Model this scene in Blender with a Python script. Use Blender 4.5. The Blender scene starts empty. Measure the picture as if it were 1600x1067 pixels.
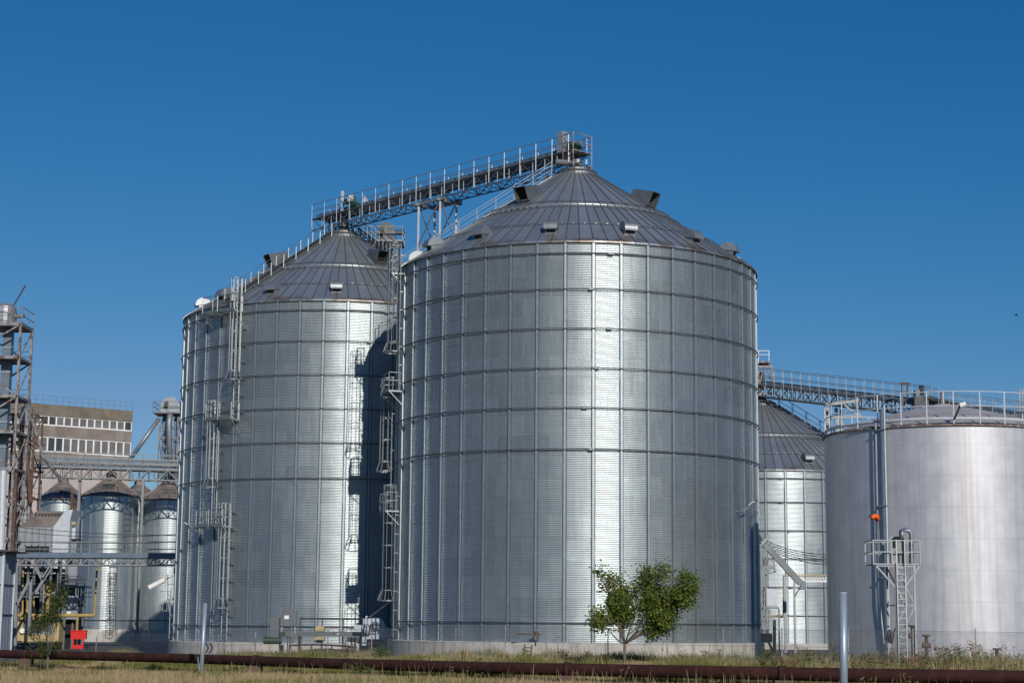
import bpy, math, random
import numpy as np
from mathutils import Vector, Matrix
random.seed(7); RNG = np.random.default_rng(7)
PI = math.pi; R = math.radians
sc = bpy.context.scene
COL = sc.collection

# ------------------------------------------------------------------ camera
CAMZ = 2.1
FPX = 2800.0
PITCH = math.atan((970 - 533.5) / FPX)
ROLL = 0.0085
cd = bpy.data.cameras.new('camera'); cam = bpy.data.objects.new('camera', cd); COL.objects.link(cam)
cd.sensor_width = 36; cd.lens = FPX * 36 / 1600.0; cd.clip_end = 6000; cd.clip_start = 0.5
cam.location = (0, 0, CAMZ)
cam.matrix_world = Matrix.Translation((0, 0, CAMZ)) @ Matrix.Rotation(PI / 2 + PITCH, 4, 'X') @ Matrix.Rotation(ROLL, 4, 'Z')
sc.camera = cam
CM = (Matrix.Rotation(PI / 2 + PITCH, 3, 'X') @ Matrix.Rotation(ROLL, 3, 'Z'))

def P(px, py, Y):
    """world point at depth Y that the photograph shows at (px, py)"""
    d = CM @ Vector(((px - 800) / FPX, -(py - 533.5) / FPX, -1))
    t = Y / d.y
    return Vector((d.x * t, Y, CAMZ + d.z * t))

# ------------------------------------------------------------------ terrain
def sst(a, b, x):
    t = min(1, max(0, (x - a) / (b - a))); return t * t * (3 - 2 * t)
PKX = [-60, -34, -19.6, -10, -.5, 8, 20.5, 32]
PKY = [127, 122, 108.5, 95, 84, 78, 72, 68]
PKZ = [-1.0, -.78, -.50, -.22, -.05, .02, .0, .0]
def lin(x, xs, ys):
    if x <= xs[0]: return ys[0]
    for i in range(len(xs)-1):
        if x <= xs[i+1]: return ys[i] + (ys[i+1]-ys[i])*(x-xs[i])/(xs[i+1]-xs[i])
    return ys[-1]
def gz(x, y):
    py = lin(x, PKX, PKY); f = sst(py+.6, py+9, y)
    return (lin(x, PKX, PKZ)-.66)*(1-f) + gz0(x, y)*f
def gz0(x, y):
    k = 0.45 * sst(2, -20, x) + 0.45 * sst(-14, -40, x)
    f = 1 - 0.75 * sst(138, 165, y)
    return -k * f

# ------------------------------------------------------------------ mesh builder
class MB:
    def __init__(s): s.v = []; s.f = []
    def quad(s, a, b, c, d):
        n = len(s.v); s.v += [tuple(a), tuple(b), tuple(c), tuple(d)]; s.f.append((n, n+1, n+2, n+3)); return s
    def poly(s, pts):
        n = len(s.v); s.v += [tuple(p) for p in pts]; s.f.append(tuple(range(n, n+len(pts)))); return s
    def hexa(s, c):  # 8 corners: bottom 4 (ccw), top 4
        n = len(s.v); s.v += [tuple(p) for p in c]
        for f in ((3,2,1,0),(4,5,6,7),(0,1,5,4),(1,2,6,5),(2,3,7,6),(3,0,4,7)): s.f.append(tuple(n+i for i in f))
        return s
    def box(s, x0, x1, y0, y1, z0, z1, M=None):
        c = [(x0,y0,z0),(x1,y0,z0),(x1,y1,z0),(x0,y1,z0),(x0,y0,z1),(x1,y0,z1),(x1,y1,z1),(x0,y1,z1)]
        if M is not None: c = [tuple(M @ Vector(p)) for p in c]
        return s.hexa(c)
    def bar(s, a, b, w, h=None, up=(0,0,1)):
        a = Vector(a); b = Vector(b); h = h or w; d = (b-a)
        if d.length < 1e-6: return s
        d.normalize(); u = Vector(up)
        if abs(d.dot(u)) > .98: u = Vector((1,0,0))
        r = d.cross(u).normalized(); u = r.cross(d)
        r = r*w/2; u = u*h/2
        return s.hexa([a-r-u, a+r-u, b+r-u, b-r-u, a-r+u, a+r+u, b+r+u, b-r+u])
    def tube(s, pts, r, n=8, closed=False, r2=None, caps=True):
        pts = [Vector(p) for p in pts]; m = len(pts); base = len(s.v)
        for i, p in enumerate(pts):
            if closed: d = pts[(i+1) % m] - pts[i-1]
            else: d = pts[min(i+1, m-1)] - pts[max(i-1, 0)]
            d.normalize(); u = Vector((0,0,1)) if abs(d.z) < .95 else Vector((1,0,0))
            x = d.cross(u).normalized(); y = x.cross(d)
            rr = r if r2 is None else r + (r2-r)*i/max(1, m-1)
            for k in range(n):
                a = 2*PI*k/n; s.v.append(tuple(p + x*math.cos(a)*rr + y*math.sin(a)*rr))
        for i in range(m if closed else m-1):
            j = (i+1) % m
            for k in range(n):
                l = (k+1) % n; s.f.append((base+i*n+k, base+i*n+l, base+j*n+l, base+j*n+k))
        if not closed and caps:
            s.f.append(tuple(base+k for k in range(n))[::-1]); s.f.append(tuple(base+(m-1)*n+k for k in range(n)))
        return s
    def lathe(s, prof, n=32, c=(0,0,0), cap=True):
        base = len(s.v)
        for r, z in prof:
            for k in range(n):
                a = 2*PI*k/n; s.v.append((c[0]+r*math.cos(a), c[1]+r*math.sin(a), c[2]+z))
        for i in range(len(prof)-1):
            for k in range(n):
                l = (k+1) % n; s.f.append((base+i*n+k, base+i*n+l, base+(i+1)*n+l, base+(i+1)*n+k))
        if cap:
            s.f.append(tuple(base+(len(prof)-1)*n+k for k in range(n)))
        return s
    def build(s, name, mat, parent=None, smooth=False, org=None):
        root = parent
        if org is None:
            org = Vector((0,0,0))
            while root is not None:
                if root.parent is None: org = Vector(root.location) if not root.get('_local') else Vector((0,0,0))
                root = root.parent
        me = bpy.data.meshes.new(name)
        v = np.array(s.v, dtype=float) - np.array(org)
        me.from_pydata(v.tolist(), [], s.f); me.update()
        if smooth: me.polygons.foreach_set('use_smooth', [True]*len(me.polygons))
        if mat: me.materials.append(mat)
        o = bpy.data.objects.new(name, me); COL.objects.link(o)
        if parent is not None: o.parent = parent
        else: o.location = org
        return o

def np_mesh(name, V, F, mat, parent=None, smooth=False, col=None):
    me = bpy.data.meshes.new(name)
    k = F.shape[1]
    me.vertices.add(len(V)); me.vertices.foreach_set('co', V.astype(np.float32).ravel())
    me.loops.add(F.size); me.loops.foreach_set('vertex_index', F.astype(np.int32).ravel())
    me.polygons.add(len(F)); me.polygons.foreach_set('loop_start', (np.arange(len(F))*k).astype(np.int32))
    me.polygons.foreach_set('loop_total', np.full(len(F), k, dtype=np.int32))
    me.update(calc_edges=True)
    if smooth: me.polygons.foreach_set('use_smooth', np.ones(len(F), dtype=bool))
    if col is not None:
        at = me.color_attributes.new('tint', 'FLOAT_COLOR', 'POINT')
        c4 = np.ones((len(V), 4), dtype=np.float32); c4[:, :3] = col
        at.data.foreach_set('color', c4.ravel())
    me.materials.append(mat)
    o = bpy.data.objects.new(name, me); COL.objects.link(o)
    if parent is not None: o.parent = parent
    return o

def tag(o, label, cat, group=None, kind=None):
    if label: o['label'] = label
    if cat: o['category'] = cat
    if group: o['group'] = group
    if kind: o['kind'] = kind
    return o
def thing(name, label, cat, loc=(0,0,0), group=None, rotz=0, local=False):
    o = bpy.data.objects.new(name, None); COL.objects.link(o); o.location = loc; o.rotation_euler = (0,0,rotz)
    o.empty_display_size = .3
    if local: o['_local'] = 1
    return tag(o, label, cat, group)

# ------------------------------------------------------------------ materials
def newmat(name):
    m = bpy.data.materials.new(name); m.use_nodes = True; nt = m.node_tree; nt.nodes.clear()
    out = nt.nodes.new('ShaderNodeOutputMaterial'); b = nt.nodes.new('ShaderNodeBsdfPrincipled')
    nt.links.new(b.outputs[0], out.inputs[0]); return m, nt, b
def N(nt, t, **kw):
    n = nt.nodes.new(t)
    for k, v in kw.items(): setattr(n, k, v)
    return n
def math_n(nt, op, a, b=None, c=None):
    n = N(nt, 'ShaderNodeMath', operation=op)
    for i, x in enumerate((a, b, c)):
        if x is None: continue
        if hasattr(x, 'links'): nt.links.new(x, n.inputs[i])
        else: n.inputs[i].default_value = x
    return n.outputs[0]
def mixc(nt, fac, a, b, mode='MIX'):
    n = N(nt, 'ShaderNodeMix', data_type='RGBA', blend_type=mode)
    for i, x in ((0, fac), (6, a), (7, b)):
        if hasattr(x, 'links'): nt.links.new(x, n.inputs[i])
        elif i == 0: n.inputs[0].default_value = x
        else: n.inputs[i].default_value = (*x, 1) if len(x) == 3 else x
    return n.outputs[2]
def ramp(nt, fac, stops):
    n = N(nt, 'ShaderNodeValToRGB'); nt.links.new(fac, n.inputs[0]); e = n.color_ramp.elements
    while len(e) < len(stops): e.new(.5)
    for i, (p, c) in enumerate(stops): e[i].position = p; e[i].color = (*c, 1) if len(c) == 3 else c
    return n.outputs[0]
def noise(nt, vec, scale, detail=4, rough=.55, dim='3D'):
    n = N(nt, 'ShaderNodeTexNoise', noise_dimensions=dim); n.inputs['Scale'].default_value = scale
    n.inputs['Detail'].default_value = detail; n.inputs['Roughness'].default_value = rough
    if vec is not None: nt.links.new(vec, n.inputs['Vector'])
    return n.outputs[0]
def mapping(nt, vec, scale):
    n = N(nt, 'ShaderNodeMapping'); nt.links.new(vec, n.inputs[0]); n.inputs['Scale'].default_value = scale; return n.outputs[0]
def objco(nt): return N(nt, 'ShaderNodeTexCoord').outputs['Object']

def simple(name, c, rough=.6, metal=0.0, var=.25, scale=3.0, c2=None, lo=.45, hi=.65, bump=0, spec=None):
    """base colour with noisy wear of colour c2"""
    m, nt, b = newmat(name); co = objco(nt)
    n = noise(nt, co, scale, 5, .6)
    d = tuple(x*(1-var) for x in c); l = tuple(min(1, x*(1+var)) for x in c)
    col = ramp(nt, n, [(.3, d), (.7, l)])
    if c2 is not None:
        n2 = noise(nt, co, scale*1.7+.13, 6, .65)
        f = ramp(nt, n2, [(lo, (0,0,0)), (hi, (1,1,1))])
        col = mixc(nt, f, col, c2)
    nt.links.new(col, b.inputs['Base Color'])
    b.inputs['Roughness'].default_value = rough; b.inputs['Metallic'].default_value = metal
    if spec is not None: b.inputs['Specular IOR Level'].default_value = spec
    if bump:
        bp = N(nt, 'ShaderNodeBump'); bp.inputs['Strength'].default_value = bump; bp.inputs['Distance'].default_value = .05
        nt.links.new(noise(nt, co, scale*6, 6, .7), bp.inputs['Height']); nt.links.new(bp.outputs[0], b.inputs['Normal'])
    return m

NPAN = 44
def shell_mat(name, npan, base=.53, rough=.39, sheet=1.144, seamoff=0.0):
    m, nt, b = newmat(name); co = objco(nt)
    s = N(nt, 'ShaderNodeSeparateXYZ'); nt.links.new(co, s.inputs[0])
    ang = math_n(nt, 'ARCTAN2', s.outputs[0], math_n(nt, 'MULTIPLY', s.outputs[1], -1.0))
    pa = math_n(nt, 'ADD', math_n(nt, 'DIVIDE', ang, 2*PI/npan), 200.0 + seamoff)
    i = math_n(nt, 'FLOOR', pa); fr = math_n(nt, 'FRACT', pa)
    tz = math_n(nt, 'ADD', math_n(nt, 'DIVIDE', s.outputs[2], sheet), 50.0)
    t = math_n(nt, 'FLOOR', tz)
    par = math_n(nt, 'MODULO', t, 2.0)
    # sheets span two stiffener bays, staggered from tier to tier
    sh = math_n(nt, 'FLOOR', math_n(nt, 'DIVIDE', math_n(nt, 'ADD', math_n(nt, 'ADD', pa, .5), par), 2.0))
    cv = N(nt, 'ShaderNodeCombineXYZ'); nt.links.new(sh, cv.inputs[0]); nt.links.new(t, cv.inputs[1])
    wn = N(nt, 'ShaderNodeTexWhiteNoise', noise_dimensions='3D'); nt.links.new(cv.outputs[0], wn.inputs[0])
    w = wn.outputs['Value']
    st = noise(nt, mapping(nt, co, (2.2, 2.2, .25)), 1.0, 6, .65)
    sp = noise(nt, co, 9, 3, .6)
    v = math_n(nt, 'MULTIPLY_ADD', w, .06, base - .03)
    v = math_n(nt, 'MULTIPLY_ADD', st, .16, math_n(nt, 'SUBTRACT', v, .08))
    v = math_n(nt, 'MULTIPLY_ADD', sp, .08, math_n(nt, 'SUBTRACT', v, .04))
    # bolted vertical seam in mid bay on alternate tiers
    seam = math_n(nt, 'LESS_THAN', math_n(nt, 'ABSOLUTE', math_n(nt, 'SUBTRACT', fr, .5)), .028)
    alt = math_n(nt, 'MODULO', math_n(nt, 'ADD', i, t), 2.0)
    sm = math_n(nt, 'MULTIPLY', seam, alt)
    run = noise(nt, mapping(nt, co, (7, 7, .22)), 1.0, 4, .7)
    v = math_n(nt, 'MULTIPLY_ADD', run, .14, math_n(nt, 'SUBTRACT', v, .07))
    cc = N(nt, 'ShaderNodeCombineColor')
    nt.links.new(math_n(nt, 'MULTIPLY', v, .92), cc.inputs[0]); nt.links.new(math_n(nt, 'MULTIPLY', v, 1.025), cc.inputs[1]); nt.links.new(math_n(nt, 'MULTIPLY', v, 1.04), cc.inputs[2])
    col = mixc(nt, math_n(nt, 'MULTIPLY', sm, .45), cc.outputs[0], (.56, .57, .55))
    nt.links.new(col, b.inputs['Base Color'])
    r = math_n(nt, 'MULTIPLY_ADD', w, .02, rough - .01)
    r = math_n(nt, 'MULTIPLY_ADD', st, .08, math_n(nt, 'SUBTRACT', r, .04))
    r = math_n(nt, 'MULTIPLY_ADD', sm, .05, r)
    nt.links.new(r, b.inputs['Roughness']); b.inputs['Metallic'].default_value = .88
    bp = N(nt, 'ShaderNodeBump'); bp.inputs['Strength'].default_value = .25; bp.inputs['Distance'].default_value = .03
    nt.links.new(noise(nt, mapping(nt, co, (1, 1, .5)), 1.1, 3, .5), bp.inputs['Height'])
    nt.links.new(bp.outputs[0], b.inputs['Normal'])
    return m

M = {}
M['shell'] = shell_mat('galvanised_corrugated', NPAN)
M['smallshell'] = shell_mat('galvanised_small', 12, base=.50, rough=.46, sheet=1.1)
M['galv'] = simple('galvanised', (.36,.385,.39), .45, .7, .12, 2.0)
M['galv_d'] = simple('galvanised_dull', (.19,.20,.205), .5, .7, .2, 2.0)
M['stiff'] = simple('stiffener_zinc', (.34,.385,.41), .42, .75, .1, 2.0)
M['dullgrey'] = simple('weathered_head', (.12,.125,.13), .6, .4, .3, 2.5)
M['seam'] = simple('flange_gap_shade', (.10,.115,.13), .6, .5, .2, 2.0)  # dark flange colour paints in the shade of the gaps beside each stiffener
M['cage'] = simple('ladder_zinc', (.25,.27,.275), .45, .7, .12, 2.0)
M['midgrey'] = simple('mid_grey_paint', (.17,.19,.21), .5, .3, .12, 2.0)
M['ring'] = simple('ring_steel', (.20,.21,.23), .55, .8, .2, 2.0, (.16,.13,.10), .55, .7)
M['paintgal'] = simple('weathered_zinc', (.28,.29,.305), .5, .55, .15, 3.0)
M['rust'] = simple('rusty_steel', (.13,.075,.05), .8, .2, .4, 2.0, (.10,.07,.06), .45, .6)
M['rustgrey'] = simple('rust_and_grey_paint', (.27,.27,.28), .7, .3, .2, 1.3, (.15,.09,.065), .48, .60)
M['dark'] = simple('dark_steel', (.06,.065,.07), .55, .5, .3, 2.0)
M['black'] = simple('black_opening', (.012,.012,.013), .9, 0, .1)
M['blue'] = simple('blue_grey_paint', (.125,.165,.215), .5, .2, .15, 2.0, (.20,.17,.14), .58, .68)
M['grey'] = simple('grey_paint', (.28,.31,.34), .5, .3, .15, 2.0)
M['ltgrey'] = simple('light_grey_paint', (.50,.53,.57), .45, .1, .12, 3.0)
M['white'] = simple('white_paint', (.75,.75,.72), .5, 0, .08, 3.0)
M['yellow'] = simple('yellow_paint', (.38,.27,.08), .5, 0, .15, 3.0)
M['cream'] = simple('cream_paint', (.42,.33,.16), .6, 0, .15, 3.0)
M['red'] = simple('red_paint', (.62,.015,.012), .5, 0, .1, 3.0)
M['green'] = simple('green_paint', (.012,.05,.025), .5, 0, .15, 3.0)
M['orange'] = simple('orange_fabric', (.85,.12,.02), .7, 0, .1, 3.0)
M['glass'] = simple('old_window_glass', (.16,.15,.14), .35, 0, .35, .35)
M['frame'] = simple('white_window_frame', (.78,.77,.76), .6, 0, .08, 2.0)
M['concB'] = simple('building_render', (.21,.175,.15), .9, 0, .22, .25, (.28,.25,.22), .5, .65, bump=.2)
M['concL'] = simple('building_pale_render', (.42,.37,.35), .9, 0, .15, .3)
M['parapet'] = simple('parapet_lichen', (.165,.145,.115), .9, 0, .3, .35, (.22,.17,.12), .5, .7)
M['bark'] = simple('bark', (.13,.105,.08), .9, 0, .3, 8.0)
M['roofrust'] = simple('brown_sheet_roof', (.23,.19,.165), .6, .35, .25, .8, (.30,.28,.27), .5, .65)
M['asphalt'] = simple('asphalt', (.055,.055,.058), .9, 0, .3, .5, (.09,.085,.08), .5, .65)
M['postblue'] = simple('blue_grey_post', (.30,.36,.42), .42, .35, .07, 1.5)
M['feather'] = simple('dark_feathers', (.03,.03,.03), .8)

def concrete_mat():
    m, nt, b = newmat('silo_concrete'); co = objco(nt)
    n = noise(nt, co, 1.2, 6, .65); c = ramp(nt, n, [(.3, (.40,.37,.33)), (.7, (.60,.57,.52))])
    st = noise(nt, mapping(nt, co, (3, 3, .25)), 1.0, 4, .6)
    c = mixc(nt, ramp(nt, st, [(.5, (0,0,0)), (.72, (.7,.7,.7))]), c, (.25,.22,.19))
    s = N(nt, 'ShaderNodeSeparateXYZ'); nt.links.new(co, s.inputs[0])
    ang = math_n(nt, 'ARCTAN2', s.outputs[0], math_n(nt, 'MULTIPLY', s.outputs[1], -1.0))
    fr = math_n(nt, 'FRACT', math_n(nt, 'ADD', math_n(nt, 'MULTIPLY', ang, 22/(2*PI)), 50.3))
    c = mixc(nt, math_n(nt, 'LESS_THAN', fr, .012), c, (.16,.14,.13))
    nt.links.new(c, b.inputs['Base Color']); b.inputs['Roughness'].default_value = .9
    bp = N(nt, 'ShaderNodeBump'); bp.inputs['Strength'].default_value = .25; bp.inputs['Distance'].default_value = .03
    nt.links.new(noise(nt, co, 12, 6, .7), bp.inputs['Height']); nt.links.new(bp.outputs[0], b.inputs['Normal'])
    return m
M['conc'] = concrete_mat()

def roof_mat():
    m, nt, b = newmat('silo_roof_sheet'); co = objco(nt)
    s = N(nt, 'ShaderNodeSeparateXYZ'); nt.links.new(co, s.inputs[0])
    ang = math_n(nt, 'ARCTAN2', s.outputs[0], math_n(nt, 'MULTIPLY', s.outputs[1], -1.0))
    i = math_n(nt, 'FLOOR', math_n(nt, 'ADD', math_n(nt, 'MULTIPLY', ang, NPAN*2/(2*PI)), 200.0))
    cv = N(nt, 'ShaderNodeCombineXYZ'); nt.links.new(i, cv.inputs[0])
    wn = N(nt, 'ShaderNodeTexWhiteNoise', noise_dimensions='3D'); nt.links.new(cv.outputs[0], wn.inputs[0])
    n = noise(nt, co, .8, 5, .6)
    v = math_n(nt, 'MULTIPLY_ADD', wn.outputs['Value'], .07, .40)
    v = math_n(nt, 'MULTIPLY_ADD', n, .16, math_n(nt, 'SUBTRACT', v, .08))
    cc = N(nt, 'ShaderNodeCombineColor')
    for k, g in enumerate((.94, 1.02, 1.02)): nt.links.new(math_n(nt, 'MULTIPLY', v, g), cc.inputs[k])
    rad = math_n(nt, 'SQRT', math_n(nt, 'ADD', math_n(nt, 'POWER', s.outputs[0], 2.0), math_n(nt, 'POWER', s.outputs[1], 2.0)))
    # dark line drawn along the seams: width in metres from the nearest seam
    up_ = math_n(nt, 'LESS_THAN', rad, 6.25)
    cnt = math_n(nt, 'SUBTRACT', float(NPAN*2), math_n(nt, 'MULTIPLY', up_, float(NPAN)))
    fr = math_n(nt, 'FRACT', math_n(nt, 'ADD', math_n(nt, 'MULTIPLY', math_n(nt, 'DIVIDE', ang, 2*PI), cnt), 200.5))
    dist = math_n(nt, 'DIVIDE', math_n(nt, 'MULTIPLY', math_n(nt, 'ABSOLUTE', math_n(nt, 'SUBTRACT', fr, .5)), math_n(nt, 'MULTIPLY', rad, 2*PI)), cnt)
    seam_dark = math_n(nt, 'LESS_THAN', dist, .035)
    e = N(nt, 'ShaderNodeMapRange'); nt.links.new(rad, e.inputs[0]); e.inputs[1].default_value = 10.7; e.inputs[2].default_value = 11.3
    n2 = noise(nt, mapping(nt, co, (1, 1, 1)), .55, 4, .6)
    f = math_n(nt, 'MULTIPLY', e.outputs[0], ramp(nt, n2, [(.44, (0,0,0)), (.58, (.85,.85,.85))]))
    col = mixc(nt, math_n(nt, 'MULTIPLY', seam_dark, .6), cc.outputs[0], (.05,.05,.055))
    col = mixc(nt, f, col, (.22,.155,.11))
    nt.links.new(col, b.inputs['Base Color']); b.inputs['Roughness'].default_value = .38; b.inputs['Metallic'].default_value = .72
    return m
M['roof'] = roof_mat()

def tank_mat():
    m, nt, b = newmat('tank_aluminium_paint'); co = objco(nt)
    s = N(nt, 'ShaderNodeSeparateXYZ'); nt.links.new(co, s.inputs[0])
    ang = math_n(nt, 'ARCTAN2', s.outputs[0], math_n(nt, 'MULTIPLY', s.outputs[1], -1.0))
    cv = N(nt, 'ShaderNodeCombineXYZ'); nt.links.new(math_n(nt, 'MULTIPLY', ang, 6.6), cv.inputs[0]); nt.links.new(s.outputs[2], cv.inputs[1])
    n = noise(nt, cv.outputs[0], .9, 7, .62)
    c = ramp(nt, n, [(.3, (.47,.475,.505)), (.7, (.59,.595,.625))])
    st = noise(nt, mapping(nt, cv.outputs[0], (3.2, .10, 1)), 1.0, 5, .65)
    zf = N(nt, 'ShaderNodeMapRange'); nt.links.new(s.outputs[2], zf.inputs[0]); zf.inputs[1].default_value = 0; zf.inputs[2].default_value = 12
    zf.inputs[3].default_value = 1.0; zf.inputs[4].default_value = .5
    f = math_n(nt, 'MULTIPLY', ramp(nt, st, [(.48, (0,0,0)), (.66, (.7,.7,.7))]), zf.outputs[0])
    c = mixc(nt, f, c, (.36,.35,.36))
    # brownish overflow streaks in a band on the front
    bx = math_n(nt, 'ABSOLUTE', math_n(nt, 'SUBTRACT', ang, .17))
    bm = N(nt, 'ShaderNodeMapRange'); nt.links.new(bx, bm.inputs[0]); bm.inputs[1].default_value = .05; bm.inputs[2].default_value = .11
    bm.inputs[3].default_value = 1; bm.inputs[4].default_value = 0
    s2 = noise(nt, mapping(nt, cv.outputs[0], (5.0, .09, 1)), 1.0, 5, .65)
    c = mixc(nt, math_n(nt, 'MULTIPLY', bm.outputs[0], ramp(nt, s2, [(.40, (0,0,0)), (.62, (.7,.7,.7))])), c, (.40,.37,.36))
    # plate courses and staggered vertical welds
    tz = math_n(nt, 'DIVIDE', s.outputs[2], 1.62)
    tf = math_n(nt, 'FRACT', tz); ti = math_n(nt, 'FLOOR', tz)
    h = math_n(nt, 'LESS_THAN', tf, .022)
    aa = math_n(nt, 'FRACT', math_n(nt, 'ADD', math_n(nt, 'MULTIPLY', ang, 7/(2*PI)), math_n(nt, 'ADD', 10.0, math_n(nt, 'MULTIPLY', ti, .37))))
    vl = math_n(nt, 'LESS_THAN', aa, .006)
    c = mixc(nt, math_n(nt, 'MULTIPLY', math_n(nt, 'MAXIMUM', h, vl), .25), c, (.25,.25,.26))
    nt.links.new(c, b.inputs['Base Color']); b.inputs['Metallic'].default_value = .5
    r = math_n(nt, 'MULTIPLY_ADD', n, .10, .44); nt.links.new(r, b.inputs['Roughness'])
    bp = N(nt, 'ShaderNodeBump'); bp.inputs['Strength'].default_value = .22; bp.inputs['Distance'].default_value = .06
    nt.links.new(noise(nt, cv.outputs[0], .35, 2, .5), bp.inputs['Height']); nt.links.new(bp.outputs[0], b.inputs['Normal'])
    return m
M['tank'] = tank_mat()

def pipe_mat():
    m, nt, b = newmat('rusty_pipe'); co = objco(nt)
    n = noise(nt, co, 1.3, 7, .7); c = ramp(nt, n, [(.3, (.025,.011,.008)), (.55, (.052,.019,.014)), (.75, (.085,.036,.026))])
    nt.links.new(c, b.inputs['Base Color']); b.inputs['Roughness'].default_value = .85; b.inputs['Specular IOR Level'].default_value = .2
    bp = N(nt, 'ShaderNodeBump'); bp.inputs['Strength'].default_value = .4; bp.inputs['Distance'].default_value = .03
    nt.links.new(noise(nt, co, 10, 5, .7), bp.inputs['Height']); nt.links.new(bp.outputs[0], b.inputs['Normal'])
    return m
M['pipe'] = pipe_mat()

def tint_mat(name, rough=.7, trans=.0):
    m, nt, b = newmat(name); a = N(nt, 'ShaderNodeAttribute', attribute_name='tint')
    nt.links.new(a.outputs[0], b.inputs['Base Color']); b.inputs['Roughness'].default_value = rough
    b.inputs['Specular IOR Level'].default_value = .25
    if trans:
        tr = N(nt, 'ShaderNodeBsdfTranslucent'); nt.links.new(a.outputs[0], tr.inputs[0])
        mx = N(nt, 'ShaderNodeMixShader'); mx.inputs[0].default_value = trans
        out = [n for n in nt.nodes if n.type == 'OUTPUT_MATERIAL'][0]
        nt.links.new(b.outputs[0], mx.inputs[1]); nt.links.new(tr.outputs[0], mx.inputs[2]); nt.links.new(mx.outputs[0], out.inputs[0])
    return m
M['grass'] = tint_mat('grass_blades', .8, .25)
M['leaf'] = tint_mat('leaves', .5, .25)

def ground_mat():
    m, nt, b = newmat('dry_ground'); co = objco(nt)
    n = noise(nt, co, .12, 5, .6); c = ramp(nt, n, [(.35, (.10,.095,.04)), (.6, (.20,.165,.09))])
    n2 = noise(nt, co, 2.5, 6, .7); c = mixc(nt, .5, c, ramp(nt, n2, [(.3, (.07,.06,.03)), (.7, (.24,.20,.12))]))
    nt.links.new(c, b.inputs['Base Color']); b.inputs['Roughness'].default_value = .95
    return m
M['ground'] = ground_mat()

# ------------------------------------------------------------------ sky and sun
SUN_AZ, SUN_EL = 17.2, 26.5
w = bpy.data.worlds.new('World'); sc.world = w; w.use_nodes = True
nt = w.node_tree; bg = nt.nodes['Background']
sky = nt.nodes.new('ShaderNodeTexSky'); sky.sky_type = 'NISHITA'; sky.sun_disc = False
sky.sun_elevation = R(SUN_EL); sky.sun_rotation = R(180 - SUN_AZ); sky.altitude = 1200; sky.air_density = 1.0; sky.dust_density = .25; sky.ozone_density = 3.5
SKS = .085
sp3 = nt.nodes.new('ShaderNodeSeparateColor'); nt.links.new(sky.outputs[0], sp3.inputs[0])
cb3 = nt.nodes.new('ShaderNodeCombineColor')
dr = math_n(nt, 'MULTIPLY', sp3.outputs[0], SKS)
kr = math_n(nt, 'MINIMUM', math_n(nt, 'MULTIPLY', math_n(nt, 'POWER', dr, 1.31), 1.95), .45)
nt.links.new(math_n(nt, 'MULTIPLY', sp3.outputs[0], kr), cb3.inputs[0])
nt.links.new(math_n(nt, 'MULTIPLY', sp3.outputs[1], .575), cb3.inputs[1])
db = math_n(nt, 'MAXIMUM', math_n(nt, 'MULTIPLY', sp3.outputs[2], SKS), .02)
nt.links.new(math_n(nt, 'MULTIPLY', sp3.outputs[2], math_n(nt, 'MULTIPLY', math_n(nt, 'POWER', db, -.32), .64)), cb3.inputs[2])
nt.links.new(cb3.outputs[0], bg.inputs[0]); bg.inputs[1].default_value = SKS
sd = bpy.data.lights.new('sun', 'SUN'); sd.energy = 3.6; sd.angle = R(.53); sd.color = (1, .94, .86)
so = bpy.data.objects.new('sun', sd); COL.objects.link(so)
sv = Vector((math.sin(R(SUN_AZ))*math.cos(R(SUN_EL)), -math.cos(R(SUN_AZ))*math.cos(R(SUN_EL)), math.sin(R(SUN_EL))))
so.rotation_euler = sv.to_track_quat('Z', 'Y').to_euler(); so.location = (40, -40, 60)
sc.view_settings.view_transform = 'Standard'; sc.view_settings.look = 'None'; sc.view_settings.exposure = 0; sc.view_settings.gamma = 1

# ------------------------------------------------------------------ ground
def ground():
    xs = np.concatenate([[-3000,-1200,-500,-200], np.linspace(-80,80,81), [200,500,1200,3000]])
    ys = np.concatenate([[-400,-100,0,30], np.linspace(44,260,109), [400,800,1500,3500]])
    V = np.array([(x, y, gz(x,y)) for y in ys for x in xs]); nx = len(xs)
    F = np.array([(j*nx+i, j*nx+i+1, (j+1)*nx+i+1, (j+1)*nx+i) for j in range(len(ys)-1) for i in range(nx-1)])
    o = np_mesh('ground', V, F, M['ground'], smooth=True); o['kind'] = 'structure'
    xs = np.linspace(-90, 60, 60); ys = np.concatenate([np.linspace(112, 175, 30), [260]])
    def front(x): return 128 if x < -24.5 else 116.5
    V = []
    for y in ys:
        for x in xs:
            f = front(x) if x < -10 else 108
            yy = max(y, f + (0.6*math.sin(x*1.3)))
            V.append((x, yy, gz(x, yy)+.02))
    nx = len(xs); V = np.array(V)
    F = np.array([(j*nx+i, j*nx+i+1, (j+1)*nx+i+1, (j+1)*nx+i) for j in range(len(ys)-1) for i in range(nx-1)])
    o = np_mesh('asphalt_yard', V, F, M['asphalt']); o['kind'] = 'structure'
ground()

# ------------------------------------------------------------------ big silos
RS = 11.34
def pol(r, phi, z): a = R(phi); return Vector((r*math.sin(a), -r*math.cos(a), z))

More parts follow.
